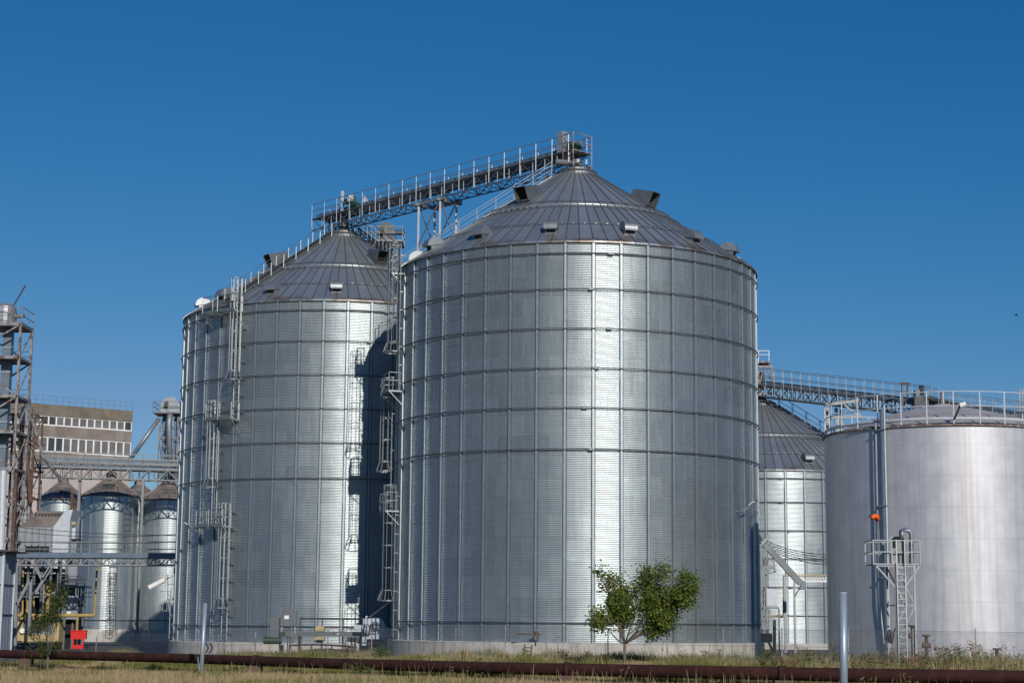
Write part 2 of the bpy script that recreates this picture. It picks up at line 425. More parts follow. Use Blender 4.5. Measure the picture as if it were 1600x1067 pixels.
def corr_shell(name, z0, z1, Rr, npan, seg, mat, parent, off=0.0, pitch=.104, amp=.0175, sub=8, flat=.10):
    rows = int((z1-z0)/pitch*sub); zs = z0 + np.arange(rows+1)*pitch/sub; zs[-1] = z1
    rad = amp*np.cos(2*PI*(zs-z0)/pitch)
    V = []; F = []; k = seg+1; per = (rows+1)
    dp = 2*PI/npan
    tot = 0
    fr = np.linspace(0, 1, k)
    ii = np.arange(npan)
    PH = (R(off) + (ii[:,None] + fr[None,:])*dp)           # npan x k
    loc = (fr-.5)*dp
    chord = Rr*math.cos(dp/2)/np.cos(loc)
    base = Rr*(1-flat) + chord*flat + (Rr-Rr*math.cos(dp/2))*0
    rr = base[None,None,:] + rad[None,:,None]               # 1 x rows x k
    PHb = PH[:,None,:]
    if npan > 20:
        g = np.random.default_rng(41); ti = ((zs-z0)/1.144).astype(int); nt_ = ti.max()+1
        J = g.normal(0, .007, (npan, nt_))[:, ti]; K = g.normal(0, .006, (npan//2, nt_)).repeat(2, 0)[:, ti]
        rr = rr + J[:,:,None]*np.sin(PI*fr)[None,None,:] + K[:,:,None]*(fr-.5)[None,None,:]
    X = rr*np.sin(PHb); Y = -rr*np.cos(PHb); Z = np.broadcast_to(zs[None,:,None], X.shape)
    V = np.stack([X, Y, Z], -1).reshape(-1, 3)
    idx = np.arange(npan*per*k).reshape(npan, per, k)
    F = np.stack([idx[:,:-1,:-1], idx[:,:-1,1:], idx[:,1:,1:], idx[:,1:,:-1]], -1).reshape(-1, 4)
    return np_mesh(name, V, F, mat, parent, smooth=True)

def stiffener_mesh(z0, z1, Rr, w=.25, d=.10):
    mb = MB(); prof = [(-w/2, 0), (-w/2, .022), (-w*.27, .024), (-w*.25, d), (w*.25, d), (w*.27, .024), (w/2, .022), (w/2, 0)]
    n = len(prof)
    for z in (z0, z1):
        for x, y in prof: mb.v.append((x, -(Rr+y), z))
    for i in range(n-1): mb.f.append((i, i+1, n+i+1, n+i))
    mb.f.append(tuple(range(n, 2*n)))
    return mb

def ring_pts(r, z, n=132): return [(r*math.cos(2*PI*i/n), r*math.sin(2*PI*i/n), z) for i in range(n)]

SLOPE = .65
def roof_part(parent, ze, mat):
    """cone of ribbed sheets: 88 ribs below the step, 44 above"""
    mb = MB(); rE, rM, rT = RS+.16, 6.2, 1.15
    def zr(r): return ze + (RS-r)*SLOPE
    def cone(r0, r1, dz, n):
        for i in range(n):
            a0, a1 = 360/n*i, 360/n*(i+1)
            mb.quad(pol(r0, a0, zr(r0)+dz), pol(r0, a1, zr(r0)+dz), pol(r1, a1, zr(r1)+dz), pol(r1, a0, zr(r1)+dz))
            m = pol(1, a0, 0)
            t = Vector((math.cos(R(a0)), math.sin(R(a0)), 0))
            w = .014
            up = (Vector((0,0,1)) + m*SLOPE).normalized()*.05
            A = pol(r0, a0, zr(r0)+dz); B = pol(r1, a0, zr(r1)+dz)
            mb.hexa([A-t*w, A+t*w, B+t*w, B-t*w, A-t*w*.7+up, A+t*w*.7+up, B+t*w*.7+up, B-t*w*.7+up])
    cone(rE, rM-.25, 0, 2*NPAN); cone(rM+.12, rT, .05, NPAN)
    # drip edge
    n = 2*NPAN
    for i in range(n):
        a0, a1 = 360/n*i, 360/n*(i+1)
        mb.quad(pol(rE, a0, zr(rE)-.09), pol(rE, a1, zr(rE)-.09), pol(rE, a1, zr(rE)), pol(rE, a0, zr(rE)))
        mb.quad(pol(rM+.12, a0, zr(rM+.12)), pol(rM+.12, a1, zr(rM+.12)), pol(rM+.12, a1, zr(rM+.12)+.05), pol(rM+.12, a0, zr(rM+.12)+.05))
    return mb.build('roof', mat, parent)

def hood_mesh():
    """half-round roof vent hood; mouth faces -Y, local origin on the roof"""
    mb = MB(); n = 10; w, L, h = .46, .62, .55
    for k in range(n):
        a0, a1 = PI*k/n, PI*(k+1)/n
        p = [(-w*math.cos(a), -L, .12+h*math.sin(a)) for a in (a0, a1)]
        q = [(-w*math.cos(a), L*.75, .12+h*math.sin(a)) for a in (a0, a1)]
        mb.quad(p[0], p[1], q[1], q[0])
    mb.poly([(-w*math.cos(PI*k/n), L*.75, .12+h*math.sin(PI*k/n)) for k in range(n+1)][::-1])
    # short front lip closes the top of the mouth
    lip = [(-w*math.cos(PI*k/n), -L, .12+h*math.sin(PI*k/n)) for k in range(3, n-2)]
    mb.poly(lip)
    mb.box(-.36, .36, -.42, .42, -.30, .13)
    return mb
def drum_mesh():
    """vent hood whose half disc end faces sideways down-slope (D-shaped side)"""
    mb = MB(); n = 14; w = .44; r = .62
    pts = [(r*math.cos(PI*k/n), .15+r*.92*math.sin(PI*k/n)) for k in range(n+1)]
    for k in range(n):
        mb.quad((-w, pts[k][0], pts[k][1]), (w, pts[k][0], pts[k][1]), (w, pts[k+1][0], pts[k+1][1]), (-w, pts[k+1][0], pts[k+1][1]))
    mb.poly([(-w, y, z) for y, z in pts]); mb.poly([(w, y, z) for y, z in pts][::-1])
    mb.box(-.36, .36, -.36, .36, -.30, .14)
    return mb
def bigvent_mesh():
    mb = MB(); t = .03
    # sloping square duct with an open outer mouth
    z0, z1, w, L = .05, 1.05, .48, .8
    mb.hexa([(-w,-L,z0),(w,-L,z0),(w,-L+t,z0),(-w,-L+t,z0),(-w,-L,z0+.1),(w,-L,z0+.1),(w,-L+t,z0+.1),(-w,-L+t,z0+.1)])
    mb.hexa([(-w,-L,z1-t),(w,-L,z1-t),(w,L,z1-.35),(-w,L,z1-.35),(-w,-L,z1),(w,-L,z1),(w,L,z1-.32),(-w,L,z1-.32)])
    for s in (-1, 1):
        mb.hexa([(s*w-t,-L-.25*0,z0),(s*w+t,-L,z0),(s*w+t,L,z0-.4),(s*w-t,L,z0-.4),(s*w-t,-L,z1-t),(s*w+t,-L,z1-t),(s*w+t,L,z1-.36),(s*w-t,L,z1-.36)])
    mb.hexa([(-w,L-t,-.4),(w,L-t,-.4),(w,L,-.4),(-w,L,-.4),(-w,L-t,z1-.34),(w,L-t,z1-.34),(w,L,z1-.34),(-w,L,z1-.34)])
    mb.hexa([(-w,-L,z0-.02),(w,-L,z0-.02),(w,L,z0-.5),(-w,L,z0-.5),(-w,-L,z0),(w,-L,z0),(w,L,z0-.46),(-w,L,z0-.46)])
    return mb
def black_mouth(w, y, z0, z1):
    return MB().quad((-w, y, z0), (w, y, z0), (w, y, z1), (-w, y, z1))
PROTO = {}
def place(kind, parent, r, phi, z, tilt=True):
    a = math.atan(SLOPE)
    if kind not in PROTO:
        mb = {'hood': drum_mesh, 'big': bigvent_mesh}[kind]()
        me = bpy.data.meshes.new('roof_vent'); me.from_pydata(mb.v, [], mb.f); me.update(); me.materials.append(M['galv_d'] if kind == 'big' else M['galvvent'])
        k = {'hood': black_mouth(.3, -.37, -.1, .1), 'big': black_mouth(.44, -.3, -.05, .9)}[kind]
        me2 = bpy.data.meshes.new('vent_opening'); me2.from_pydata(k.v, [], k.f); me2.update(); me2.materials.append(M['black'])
        PROTO[kind] = (me, me2)
    me, me2 = PROTO[kind]
    o = bpy.data.objects.new('roof_vent', me); COL.objects.link(o); o.parent = parent
    o.location = pol(r, phi, z); o.rotation_euler = Matrix.Rotation(R(phi), 3, 'Z').to_euler() if not tilt else (Matrix.Rotation(R(phi), 3, 'Z') @ Matrix.Rotation(a*(.35 if kind == 'hood' else .75), 3, 'X')).to_euler()
    o.scale = (.9,.9,.9) if kind == 'hood' else (.92,.92,.92)
    q = bpy.data.objects.new('vent_opening', me2); COL.objects.link(q); q.parent = o
    return o
M['galvvent'] = simple('vent_zinc', (.30,.32,.33), .45, .7, .12, 2.0)

def ladder_run(parent, phi, z0, z1, zc0, flare=True):
    """ladder against the wall from z0 to z1; safety cage from zc0 up"""
    a = R(phi); n = Vector((math.sin(a), -math.cos(a), 0)); t = Vector((math.cos(a), math.sin(a), 0))
    r0 = RS + .30; mb = MB()
    for s in (-.23, .23):
        mb.bar(n*r0 + t*s + Vector((0,0,z0)), n*r0 + t*s + Vector((0,0,z1)), .05, .06)
    z = z0 + .15
    while z < z1: mb.bar(n*r0 + t*-.23 + Vector((0,0,z)), n*r0 + t*.23 + Vector((0,0,z)), .028); z += .30
    z = z0 + .5
    while z < z1:     # stand-off brackets that stick out sideways
        for s in (-1, 1): mb.bar(n*(RS+.02) + t*s*.30 + Vector((0,0,z)), n*(r0+.03) + t*s*.26 + Vector((0,0,z)), .045)
        mb.bar(n*(RS+.10) + t*.24 + Vector((0,0,z)), n*(RS+.16) + t*.62 + Vector((0,0,z-.05)), .07)
        z += 1.144
    lad = mb.build('ladder', M['cage'], parent)
    cg = MB(); rc = .37
    def cp(ang, rad, z, off=0): return n*(r0 + .36 + off + rad*math.cos(ang)) + t*(rad*math.sin(ang)) + Vector((0,0,z))
    z = zc0 + (.62 if flare else 0)
    hoops = []
    while z <= z1 + .01: hoops.append(z); z += 1.35
    if z1 - hoops[-1] > .3: hoops.append(z1)
    for z in hoops:
        pts = [n*r0 + t*-.23 + Vector((0,0,z))] + [cp(R(g), rc, z) for g in range(-125, 126, 25)] + [n*r0 + t*.23 + Vector((0,0,z))]
        for p, q in zip(pts[:-1], pts[1:]): cg.bar(p, q, .012, .045)
    for g in (-110, -62, -20, 20, 62, 110):
        p = cp(R(g), rc, hoops[0]); q = cp(R(g), rc, hoops[-1])
        cg.bar(p, q, .03, .03)
        if flare: cg.bar(cp(R(g), rc+.22, zc0), p, .05, .05)
    if flare:
        pts = [n*r0 + t*-.23 + Vector((0,0,zc0))] + [cp(R(g), rc+.22, zc0) for g in range(-125, 126, 25)] + [n*r0 + t*.23 + Vector((0,0,zc0))]
        for p, q in zip(pts[:-1], pts[1:]): cg.bar(p, q, .012, .07)
    cg.build('safety_cage', M['cage'], lad)
    return lad

def wall_platform(parent, p0, p1, z, depth=1.0, rail=1.1, brace=1):
    pl = MB(); n = 4
    for q in (p0, (p0+p1)/2, p1): pl.bar(pol(RS+.12,q,z-.05), pol(RS+.12+depth,q,z-.05), .05, .09)
    for i in range(26):
        a = p0+(p1-p0)*i/26; b = a+(p1-p0)/26*.5
        pl.hexa([pol(RS+.12,a,z-.03), pol(RS+.12+depth,a,z-.03), pol(RS+.12+depth,b,z-.03), pol(RS+.12,b,z-.03), pol(RS+.12,a,z), pol(RS+.12+depth,a,z), pol(RS+.12+depth,b,z), pol(RS+.12,b,z)])
    d = pl.build('platform', M['galv'], parent)
    rl = MB(); ro = RS+.12+depth-.03
    for h in (rail, rail*.55):
        rl.bar(pol(RS+.2,p0,z+h), pol(ro,p0,z+h), .045); rl.bar(pol(RS+.2,p1,z+h), pol(ro,p1,z+h), .045)
        for i in range(n): rl.bar(pol(ro,p0+(p1-p0)*i/n,z+h), pol(ro,p0+(p1-p0)*(i+1)/n,z+h), .045)
    for p in (p0, (p0+p1)/2, p1): rl.bar(pol(ro,p,z), pol(ro,p,z+rail), .05)
    for p in (p0, p1): rl.bar(pol(RS+.25,p,z), pol(RS+.25,p,z+rail), .05)
    for i in range(n): rl.bar(pol(ro,p0+(p1-p0)*i/n,z+.08), pol(ro,p0+(p1-p0)*(i+1)/n,z+.08), .02, .16)
    rl.build('railing', M['cage'], d)
    for p in (p0, p1): MB().bar(pol(ro-.05,p,z-.1), pol(RS+.1,p,z-.1-depth*.9), .05).build('brace', M['galv'], d)
    return d

def roof_stair(parent, phi, ze, r0=11.2, r1=1.6, posts=1.05, width=.35, side=(-1, 1)):
    a = R(phi); n = Vector((math.sin(a), -math.cos(a), 0)); t = Vector((math.cos(a), math.sin(a), 0))
    def pt(r, s, h): return n*r + t*s + Vector((0,0, ze + (RS-r)*SLOPE + h))
    mb = MB()
    for s in (-width, width): mb.bar(pt(r0,s,.18), pt(r1,s,.18), .05, .14)
    r = r0
    while r > r1: mb.bar(pt(r,-width,.26), pt(r,width,.26), .16, .03); r -= .28
    st = mb.build('roof_stair', M['galv_d'], parent)
    rl = MB()
    for s in side:
        s = s*(width+.03)
        rl.bar(pt(r0,s,posts+.1), pt(r1,s,posts+.1), .03); rl.bar(pt(r0,s,posts*.5+.1), pt(r1,s,posts*.5+.1), .025)
        k = 8
        for i in range(k+1):
            r = r0+(r1-r0)*i/k; rl.bar(pt(r,s,.1), pt(r,s,posts+.1), .05)
    rl.build('handrail', M['cage'], st)

def zfor(px, py, depth): return P(px, py, depth).z

BZ = .95          # top of concrete above silo ground
EAVE = 23.9; RINGS = [23.1, 21.0, 18.71, 16.42, 14.14, 11.76, 2.05]
def make_silo(az, D, zoff, label, group, off, eave, rings, share=None):
    loc = Vector((D*math.sin(R(az)), D*math.cos(R(az)), zoff))
    t = thing('grain_silo', label, 'grain silo', loc, group, rotz=R(-az + off), local=True)
    if share:
        for o in share:
            c = o.copy(); COL.objects.link(c); c.parent = t
        return t, share
    parts = []
    parts.append(corr_shell('wall', BZ, eave, RS, NPAN, 4, M['shell'], t))
    base = MB(); n = 88
    rb = RS+.32
    base.lathe([(rb, -1.2), (rb, BZ-.04), (rb-.04, BZ), (RS-.3, BZ)], n, cap=False)
    parts.append(base.build('concrete_base', M['conc'], t))
    sm = stiffener_mesh(BZ, eave-.02, RS-.005)
    me = None
    for i in range(NPAN):
        if me is None:
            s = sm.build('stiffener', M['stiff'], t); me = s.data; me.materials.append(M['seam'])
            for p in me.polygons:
                if p.index in (0, 1, 5, 6): p.material_index = 1  # flange faces take the painted gap shade
        else: s = bpy.data.objects.new('stiffener', me); COL.objects.link(s); s.parent = t
        s.rotation_euler = (0, 0, 2*PI*i/NPAN); parts.append(s)
    for z in rings:
        rg = MB().tube(ring_pts(RS+.13, z, 176), .042, 8, closed=True)
        for i in range(0, NPAN, 11):   # coupling nuts
            a = 360/NPAN*(i+.45) + (z*37) % 9; p = pol(RS+.15, a, z); q = pol(RS+.15, a+1.6, z); rg.bar(p, q, .13, .13)
        parts.append(rg.build('wind_ring', M['ring'], t, smooth=False))
    parts.append(roof_part(t, eave+.03, M['roof']))
    def zr(r): return eave + .03 + (RS-r)*SLOPE
    rg = MB().tube(ring_pts(9.35, zr(9.35)+.16, 88), .03, 6, closed=True)
    rg.tube(ring_pts(6.85, zr(6.85)+.10, 88), .025, 6, closed=True); rg.tube(ring_pts(6.1, zr(6.1)+.16, 88), .03, 6, closed=True)
    for i in range(88):
        a = 360/88*(i+.5)
        rg.bar(pol(9.35,a-.35,zr(9.35)+.12), pol(9.35,a+.35,zr(9.35)+.12), .06, .07)
        rg.bar(pol(6.5,a-.8,zr(6.5)+.05), pol(6.5,a+.8,zr(6.5)+.03), .10, .03)
    parts.append(rg.build('roof_ring', M['galv_d'], t))
    cl = MB().lathe([(1.45, zr(1.25)-.12), (1.45, zr(1.25)+.05), (1.2, zr(1.1)+.12), (1.05, zr(1.1)+.16), (1.05, zr(1.1)+.30), (.6, zr(1.1)+.42), (.35, zr(1.1)+.6)], 24)
    cl.tube(ring_pts(1.3, zr(1.2)+.16, 24), .05, 6, closed=True)
    parts.append(cl.build('roof_collar', M['galv_d'], t))
    return t, parts

def zroof(r, eave): return eave + .03 + (RS-r)*SLOPE
OFFR, OFFL, OFFF = -3.16, 2.3, 1.5
silo_r, PARTS = make_silo(2.072, 112.9, 0, 'nearest and largest corrugated steel grain silo with conical grey roof in the middle', 'large corrugated grain silos', OFFR, EAVE, RINGS)
silo_l, _ = make_silo(-5.525, 131.2, -.38, 'large corrugated steel silo half behind the nearest one, with a zigzag ladder down its front', 'large corrugated grain silos', OFFL, EAVE, RINGS, PARTS)
E3 = 15.2
silo_f, _ = make_silo(7.98, 161.0, -.45, 'shorter corrugated silo seen in the gap between nearest silo and smooth tank', 'large corrugated grain silos', OFFF, E3, [14.4, 12.45, 10.1, 7.8, 5.5, 3.2])
# local angle = camera-facing angle - off
for k in range(14): place('hood', silo_r, 10.15, 17.5 + k*360/14 - OFFR, zroof(10.15, EAVE))
for k in range(4): place('big', silo_r, 5.0, -36 + k*92 - OFFR, zroof(5.0, EAVE))
for k in range(14): place('hood', silo_l, 10.15, -2.0 + k*360/14 - OFFL, zroof(10.15, EAVE))
for k in range(4): place('big', silo_l, 5.2, -62 + k*90 - OFFL, zroof(5.2, EAVE))
for k in range(14): place('hood', silo_f, 10.15, 22 + k*360/14 - OFFF, zroof(10.15, E3))

# ladders, right silo
o = OFFR
DR = 109.0
def zr_(y, Y=DR, x=630): return zfor(x, y, Y)
ladder_run(silo_r, -70-o, zr_(612), zr_(380), zr_(550))
wall_platform(silo_r, -79.5-o, -68.5-o, zr_(610), .85)
ladder_run(silo_r, -80-o, zr_(800), zr_(585), zr_(732))
wall_platform(silo_r, -80-o, -69.5-o, zr_(797), .85)
ladder_run(silo_r, -71-o, BZ+.1, zr_(757), zr_(938))
wall_platform(silo_r, -80-o, -72-o, EAVE-.45, .6)
roof_stair(silo_r, -90-o, EAVE)
# ladders, left silo
o = OFFL; DL = 123.5
def zl_(y, x=365): return zfor(x, y, DL) + .38
ladder_run(silo_l, -36.8-o, zl_(662), zl_(448), zl_(603))
wall_platform(silo_l, -46.5-o, -35.5-o, zl_(662))
ladder_run(silo_l, -45.3-o, zl_(825), zl_(632), zl_(765))
wall_platform(silo_l, -49.5-o, -37.5-o, zl_(825))
ladder_run(silo_l, -38.8-o, BZ+.1, zl_(790), zl_(950))
wall_platform(silo_l, -50-o, -35.5-o, EAVE-.7, 1.0)
roof_stair(silo_l, -44-o, EAVE, posts=.95)
ladder_run(silo_l, -84-o, BZ+.1, 4.6, 3.0, flare=False)
# far silo stair
roof_stair(silo_f, 82-OFFF, E3)
# lamp bracket and lightning bits on the walls
def wall_lamp(parent, phi, z):
    mb = MB(); mb.bar(pol(RS, phi, z), pol(RS+.55, phi, z+.1), .07); mb.bar(pol(RS+.5, phi, z), pol(RS+1.0, phi+.8, z+.45), .09)
    l = mb.build('wall_lamp', M['paintgal'], parent)
    MB().hexa([pol(RS+.85,phi-.2,z+.3), pol(RS+1.15,phi-.2,z+.5), pol(RS+1.15,phi+.7,z+.5), pol(RS+.85,phi+.7,z+.3), pol(RS+.82,phi-.2,z+.40), pol(RS+1.12,phi-.2,z+.60), pol(RS+1.12,phi+.7,z+.60), pol(RS+.82,phi+.7,z+.40)]).build('lamp_head', M['ltgrey'], l)
wall_lamp(silo_r, 57-OFFR, zfor(1137, 800, 107))
wall_lamp(silo_l, -56-OFFL, zfor(325, 832, 125)+.38)
# chevron mark on the left base
def chevron():
    mb = MB(); rb = RS+.335
    for k, m in ((0, 0), (1, 0)):
        c = -47.2 + k*1.9 - OFFL
        for s in (-1, 1):
            mb.poly([pol(rb, c, .55+s*.35), pol(rb, c+.8, .55+s*.35), pol(rb, c+2.0, .55), pol(rb, c+1.2, .55)][::s])
    mb.build('chevron_mark', M['dark'], silo_l)
chevron()

# ------------------------------------------------------------------ gantries
def gantry(name, label, cat, A, B, h=.9, w=1.0, bays=16, rail=1.1, mat='galv_d', casing=.42, railside=(-1, 1), group=None, posts=None, cw=.07, railmat='galv', parent=None):
    """trussed conveyor bridge; A, B are bottom-chord centre points"""
    A = Vector(A); B = Vector(B); d = B-A; L = d.length; u = d.normalized(); s = u.cross(Vector((0,0,1))).normalized()*w/2; up = Vector((0,0,h))
    t = parent or thing(name, label, cat, (A+B)/2, group)
    mb = MB()
    for sg in (-1, 1):
        mb.bar(A+s*sg, B+s*sg, cw); mb.bar(A+s*sg+up, B+s*sg+up, cw*1.2, cw*1.6)
        for i in range(bays+1):
            p = A + d*i/bays + s*sg; mb.bar(p, p+up, cw*.6)
            if i < bays:
                q = A + d*(i+1)/bays + s*sg
                if i % 2: mb.bar(p, q+up, cw*.7)
                else: mb.bar(p+up, q, cw*.7)
    for i in range(bays+1):
        p = A + d*i/bays; mb.bar(p-s, p+s, cw*.7)
        if i < bays: q = A + d*(i+1)/bays; mb.bar(p-s, q+s, cw*.5)
    mb.build('truss', M[mat], t)
    if casing:
        c = MB(); o = up + Vector((0,0,casing*.5+.02))
        c.bar(A+o, B+o, w*.5, casing)
        for i in range(bays): p = A + d*(i+.5)/bays; c.bar(p+o-u*.03, p+o+u*.03, w*.56, casing*1.15)
        c.build('conveyor_casing', M['blue'] if mat != 'rustgrey' else M['grey'], t)
        wk = MB(); 
        for sg in (-1, 1): wk.bar(A+up+s*sg*.85, B+up+s*sg*.85, w*.28, .05)
        wk.build('walkway', M[mat], t)
    if rail:
        for sg in railside:
            r = MB(); o = s*sg*1.12 + up
            k = posts or bays
            for i in range(k+1): p = A + d*i/k + o; r.bar(p-up*.85, p+Vector((0,0,rail)), .038)
            for hh in (rail, rail*.55): r.bar(A+o+Vector((0,0,hh)), B+o+Vector((0,0,hh)), .045)
            r.build('railing', M[railmat], t)
    return t

CL = silo_l.location; CR = silo_r.location
cA = Vector((CL.x, CL.y, 0)); cB = Vector((CR.x, CR.y, 0)); u = (cB-cA).normalized()
GA = cA - u*2.8; GB = cB + u*.1
GA.z = P(492, 356, GA.y).z - .33; GB.z = P(918, 252, GB.y).z - .33
GZ = (GA.z+GB.z)/2
top = gantry('conveyor_gantry', 'long dark trussed conveyor bridge with railings spanning both silo peaks', 'conveyor', GA, GB, h=.85, w=1.5, bays=24, posts=18, casing=.4, cw=.075)
sv_ = u.cross(Vector((0,0,1))).normalized()
def onG(tt, side=0, z=0): p = GA.lerp(GB, tt) + sv_*side; p.z += z; return p
# drive cabinets and heads at both ends
h = MB()
h.bar(onG(.970,.55,.9), onG(.970,.55,2.3), .62, .5, up=tuple(u)); h.build('drive_cabinet', M['grey'], top)
h = MB(); h.tube([onG(.988,-.5,1.2), onG(.988,.5,1.2)], .28, 14); h.bar(onG(.988,0,.8), onG(.988,0,1.6), .35, .5); h.tube([onG(1.0,-.2,1.3), onG(1.0,.4,1.3)], .18, 12)
h.build('drive_motor', M['green'], top)
for a_, b_, w_ in ((onG(.12,.5,.9), onG(.12,.5,2.5), .22), (onG(.155,.5,1.5), onG(.155,.5,2.0), .42), (onG(.185,-.2,.9), onG(.185,-.2,1.9), .22)): MB().bar(a_, b_, w_, w_).build('drive_cabinet', M['paintgal'], top)
h = MB(); h.tube([onG(.14,0,1.6), onG(.14,.7,1.6)], .2, 12); h.bar(onG(.14,0,1.1), onG(.14,0,2.1), .4, .5); h.tube([onG(.17,.2,1.25), onG(.17,.8,1.25)], .22, 12); h.build('drive_motor', M['green'], top)
# end platform frame at the right head
h = MB()
for tt in (.982, 1.016):
    for sg in (-.85, .85): h.bar(onG(tt, sg, -.2 if tt > 1 else -.1), onG(tt, sg, 2.0), .06)
for z in (0, .85, 1.4, 2.0):
    for sg in (-.85, .85): h.bar(onG(.982, sg, z), onG(1.016, sg, z), .05)
    h.bar(onG(1.016, -.85, z), onG(1.016, .85, z), .05)
h.bar(onG(.982,.85,.0), onG(1.016,.85,.85), .05); h.bar(onG(.982,0,.86), onG(1.016,0,.86), 1.6, .05)
h.build('end_frame', M['rustgrey'], top)
# spouts to the silo collars
sp = MB(); c = Vector((CR.x, CR.y, 0)); zc = EAVE+(RS-1.1)*SLOPE+1.0
sp.tube([Vector((c.x, c.y, zc-.2)), Vector((c.x, c.y, onG(.95).z+.4))], .38, 14)
MB().tube([Vector((c.x-1.3, c.y-.2, zc-.15)), Vector((c.x-.2, c.y-.6, zc-.35))], .2, 10).build('inclined_spout', M['paintgal'], top)
c2 = Vector((CL.x, CL.y, 0)); sp.build('spout', M['galv_d'], top); sp = MB(); sp.tube([Vector((c2.x, c2.y, zc-.6)), Vector((c2.x, c2.y, onG(.12).z+.4))], .42, 14)
sp.build('spout', M['galv_d'], top)
h = MB()
for q, zz in ((c2, -.38), (c, 0)):
    for dx in (-1, 1):
        for dy in (-1, 1):
            h.bar(Vector((q.x+dx*.9, q.y+dy*.9, EAVE+(RS-1.4)*SLOPE+zz)), Vector((q.x+dx*.6, q.y+dy*.6, onG(.1).z+.1)), .10)
h.build('trestle', M['dark'], top)

# mid support tower that stands in the gap between the silos
def support():
    m0 = onG(.50); t = thing('conveyor_support_tower', 'slender steel trestle carrying the middle of the high conveyor between the silos', 'trestle', (m0.x, m0.y, gz(m0.x, m0.y)))
    legs = [(-1.3, -.75), (1.0, -.75), (-1.3, .75), (1.0, .75)]
    zt = GZ - .1
    for a, b in legs:
        p = m0 + u*a + sv_*b; mb = MB().bar((p.x, p.y, gz(p.x,p.y)), (p.x, p.y, zt), .14); mb.build('leg', M['paintgal'], t)
    mb = MB(); zs = [zt-2.9*i for i in range(0, 10)]
    def pp(a, b, z): q = m0 + u*a + sv_*b; return Vector((q.x, q.y, z))
    for i, z in enumerate(zs[:-1]):
        if z < 1: break
        for (a0,b0),(a1,b1) in ((legs[0],legs[1]),(legs[2],legs[3]),(legs[0],legs[2]),(legs[1],legs[3])):
            if i: mb.bar(pp(a0,b0,z), pp(a1,b1,z), .08)
            z2 = max(zs[i+1], .3)
            if i % 2: mb.bar(pp(a0,b0,z), pp(a1,b1,z2), .07)
            else: mb.bar(pp(a1,b1,z), pp(a0,b0,z2), .07)
    for b in (-.75, .75): mb.bar(pp(-1.7,b,zt), pp(1.5,b,zt), .2)
    for a in (-1.3, 1.0): mb.bar(pp(a,-1.2,zt-.05), pp(a,1.2,zt-.05), .2)
    mb.build('bracing', M['paintgal'], t)
support()

# ------------------------------------------------------------------ bucket elevators
def elevator(name, label, x, Y, ytop, gw=2.4, levels=(), group=None, hw=1.2, mat='galv_d', legmat='blue', bottom=None, head='galv', frame=None, rail=True, nlegs=2):
    """px x of the head centre, Y depth, ytop px of the head top"""
    T = P(x, ytop, Y); g0 = gz(T.x, Y); t = thing(name, label, 'bucket elevator', (T.x, Y, g0), group)
    zt = T.z; b = bottom if bottom is not None else g0
    hb = MB(); n = 12
    prof = [(-hw/2, zt-1.7), (-hw/2, zt-hw*.5)] + [(-math.cos(PI*k/n)*hw/2, zt-hw*.5+math.sin(PI*k/n)*hw*.5) for k in range(1, n)] + [(hw/2, zt-hw*.5), (hw/2, zt-1.7)]
    y0, y1 = Y-.5, Y+.5
    A = [(T.x+a, y0, z) for a, z in prof]; B = [(T.x+a, y1, z) for a, z in prof]
    hb.poly(A); hb.poly(B[::-1])
    for i in range(len(prof)-1): hb.quad(A[i+1], A[i], B[i], B[i+1])
    hb.bar((T.x-hw/2-.03, y0-.03, zt-.95), (T.x+hw/2+.03, y0-.03, zt-.95), .06, .12)
    hb.build('elevator_head', M[head], t)
    MB().tube([(T.x+hw/2, Y, zt-.8), (T.x+hw/2+.7, Y, zt-.8)], .2, 10).bar((T.x-hw*.2, y0-.25, zt-1.1), (T.x-hw*.2, y0-.05, zt-.5), .35, .35).build('motor', M['dark'], t)
    zp = zt - 1.7
    for s in ((-1, 1) if nlegs == 2 else (-1,)):
        MB().box(T.x+s*hw*.3-.2, T.x+s*hw*.3+.2, Y-.25, Y+.25, b, zp).build('elevator_leg', M[legmat], t)
    pf = MB().box(T.x-gw/2, T.x+gw/2, Y-gw/2, Y+gw/2, zp-.14, zp)
    pf = pf.build('platform', M[mat], t)
    if rail:
        r = MB()
        c = [(T.x-gw/2, Y-gw/2), (T.x+gw/2, Y-gw/2), (T.x+gw/2, Y+gw/2), (T.x-gw/2, Y+gw/2)]
        for i in range(4):
            p, q = c[i], c[(i+1) % 4]
            for hh in (1.1, .6): r.bar((*p, zp+hh), (*q, zp+hh), .05)
            r.bar((*p, zp), (*p, zp+1.15), .06); r.bar(((p[0]+q[0])/2, (p[1]+q[1])/2, zp), ((p[0]+q[0])/2, (p[1]+q[1])/2, zp+1.1), .05)
        r.build('railing', M[mat], pf)
    if frame:
        fm = MB(); f = frame/2
        cs = [(T.x-f, Y-f), (T.x+f, Y-f), (T.x+f, Y+f), (T.x-f, Y+f)]
        for p in cs: fm.bar((*p, b), (*p, zp), .12)
        zz = zp; i = 0; step = 2.6
        while zz - step > b:
            for k in range(4):
                p, q = cs[k], cs[(k+1) % 4]; fm.bar((*p, zz-step), (*q, zz-step), .1)
                if (i+k) % 2: fm.bar((*p, zz), (*q, zz-step), .07)
                else: fm.bar((*q, zz), (*p, zz-step), .07)
            zz -= step; i += 1
        fm.build('lattice_frame', M['rustgrey'], t)
    return t, T, zp

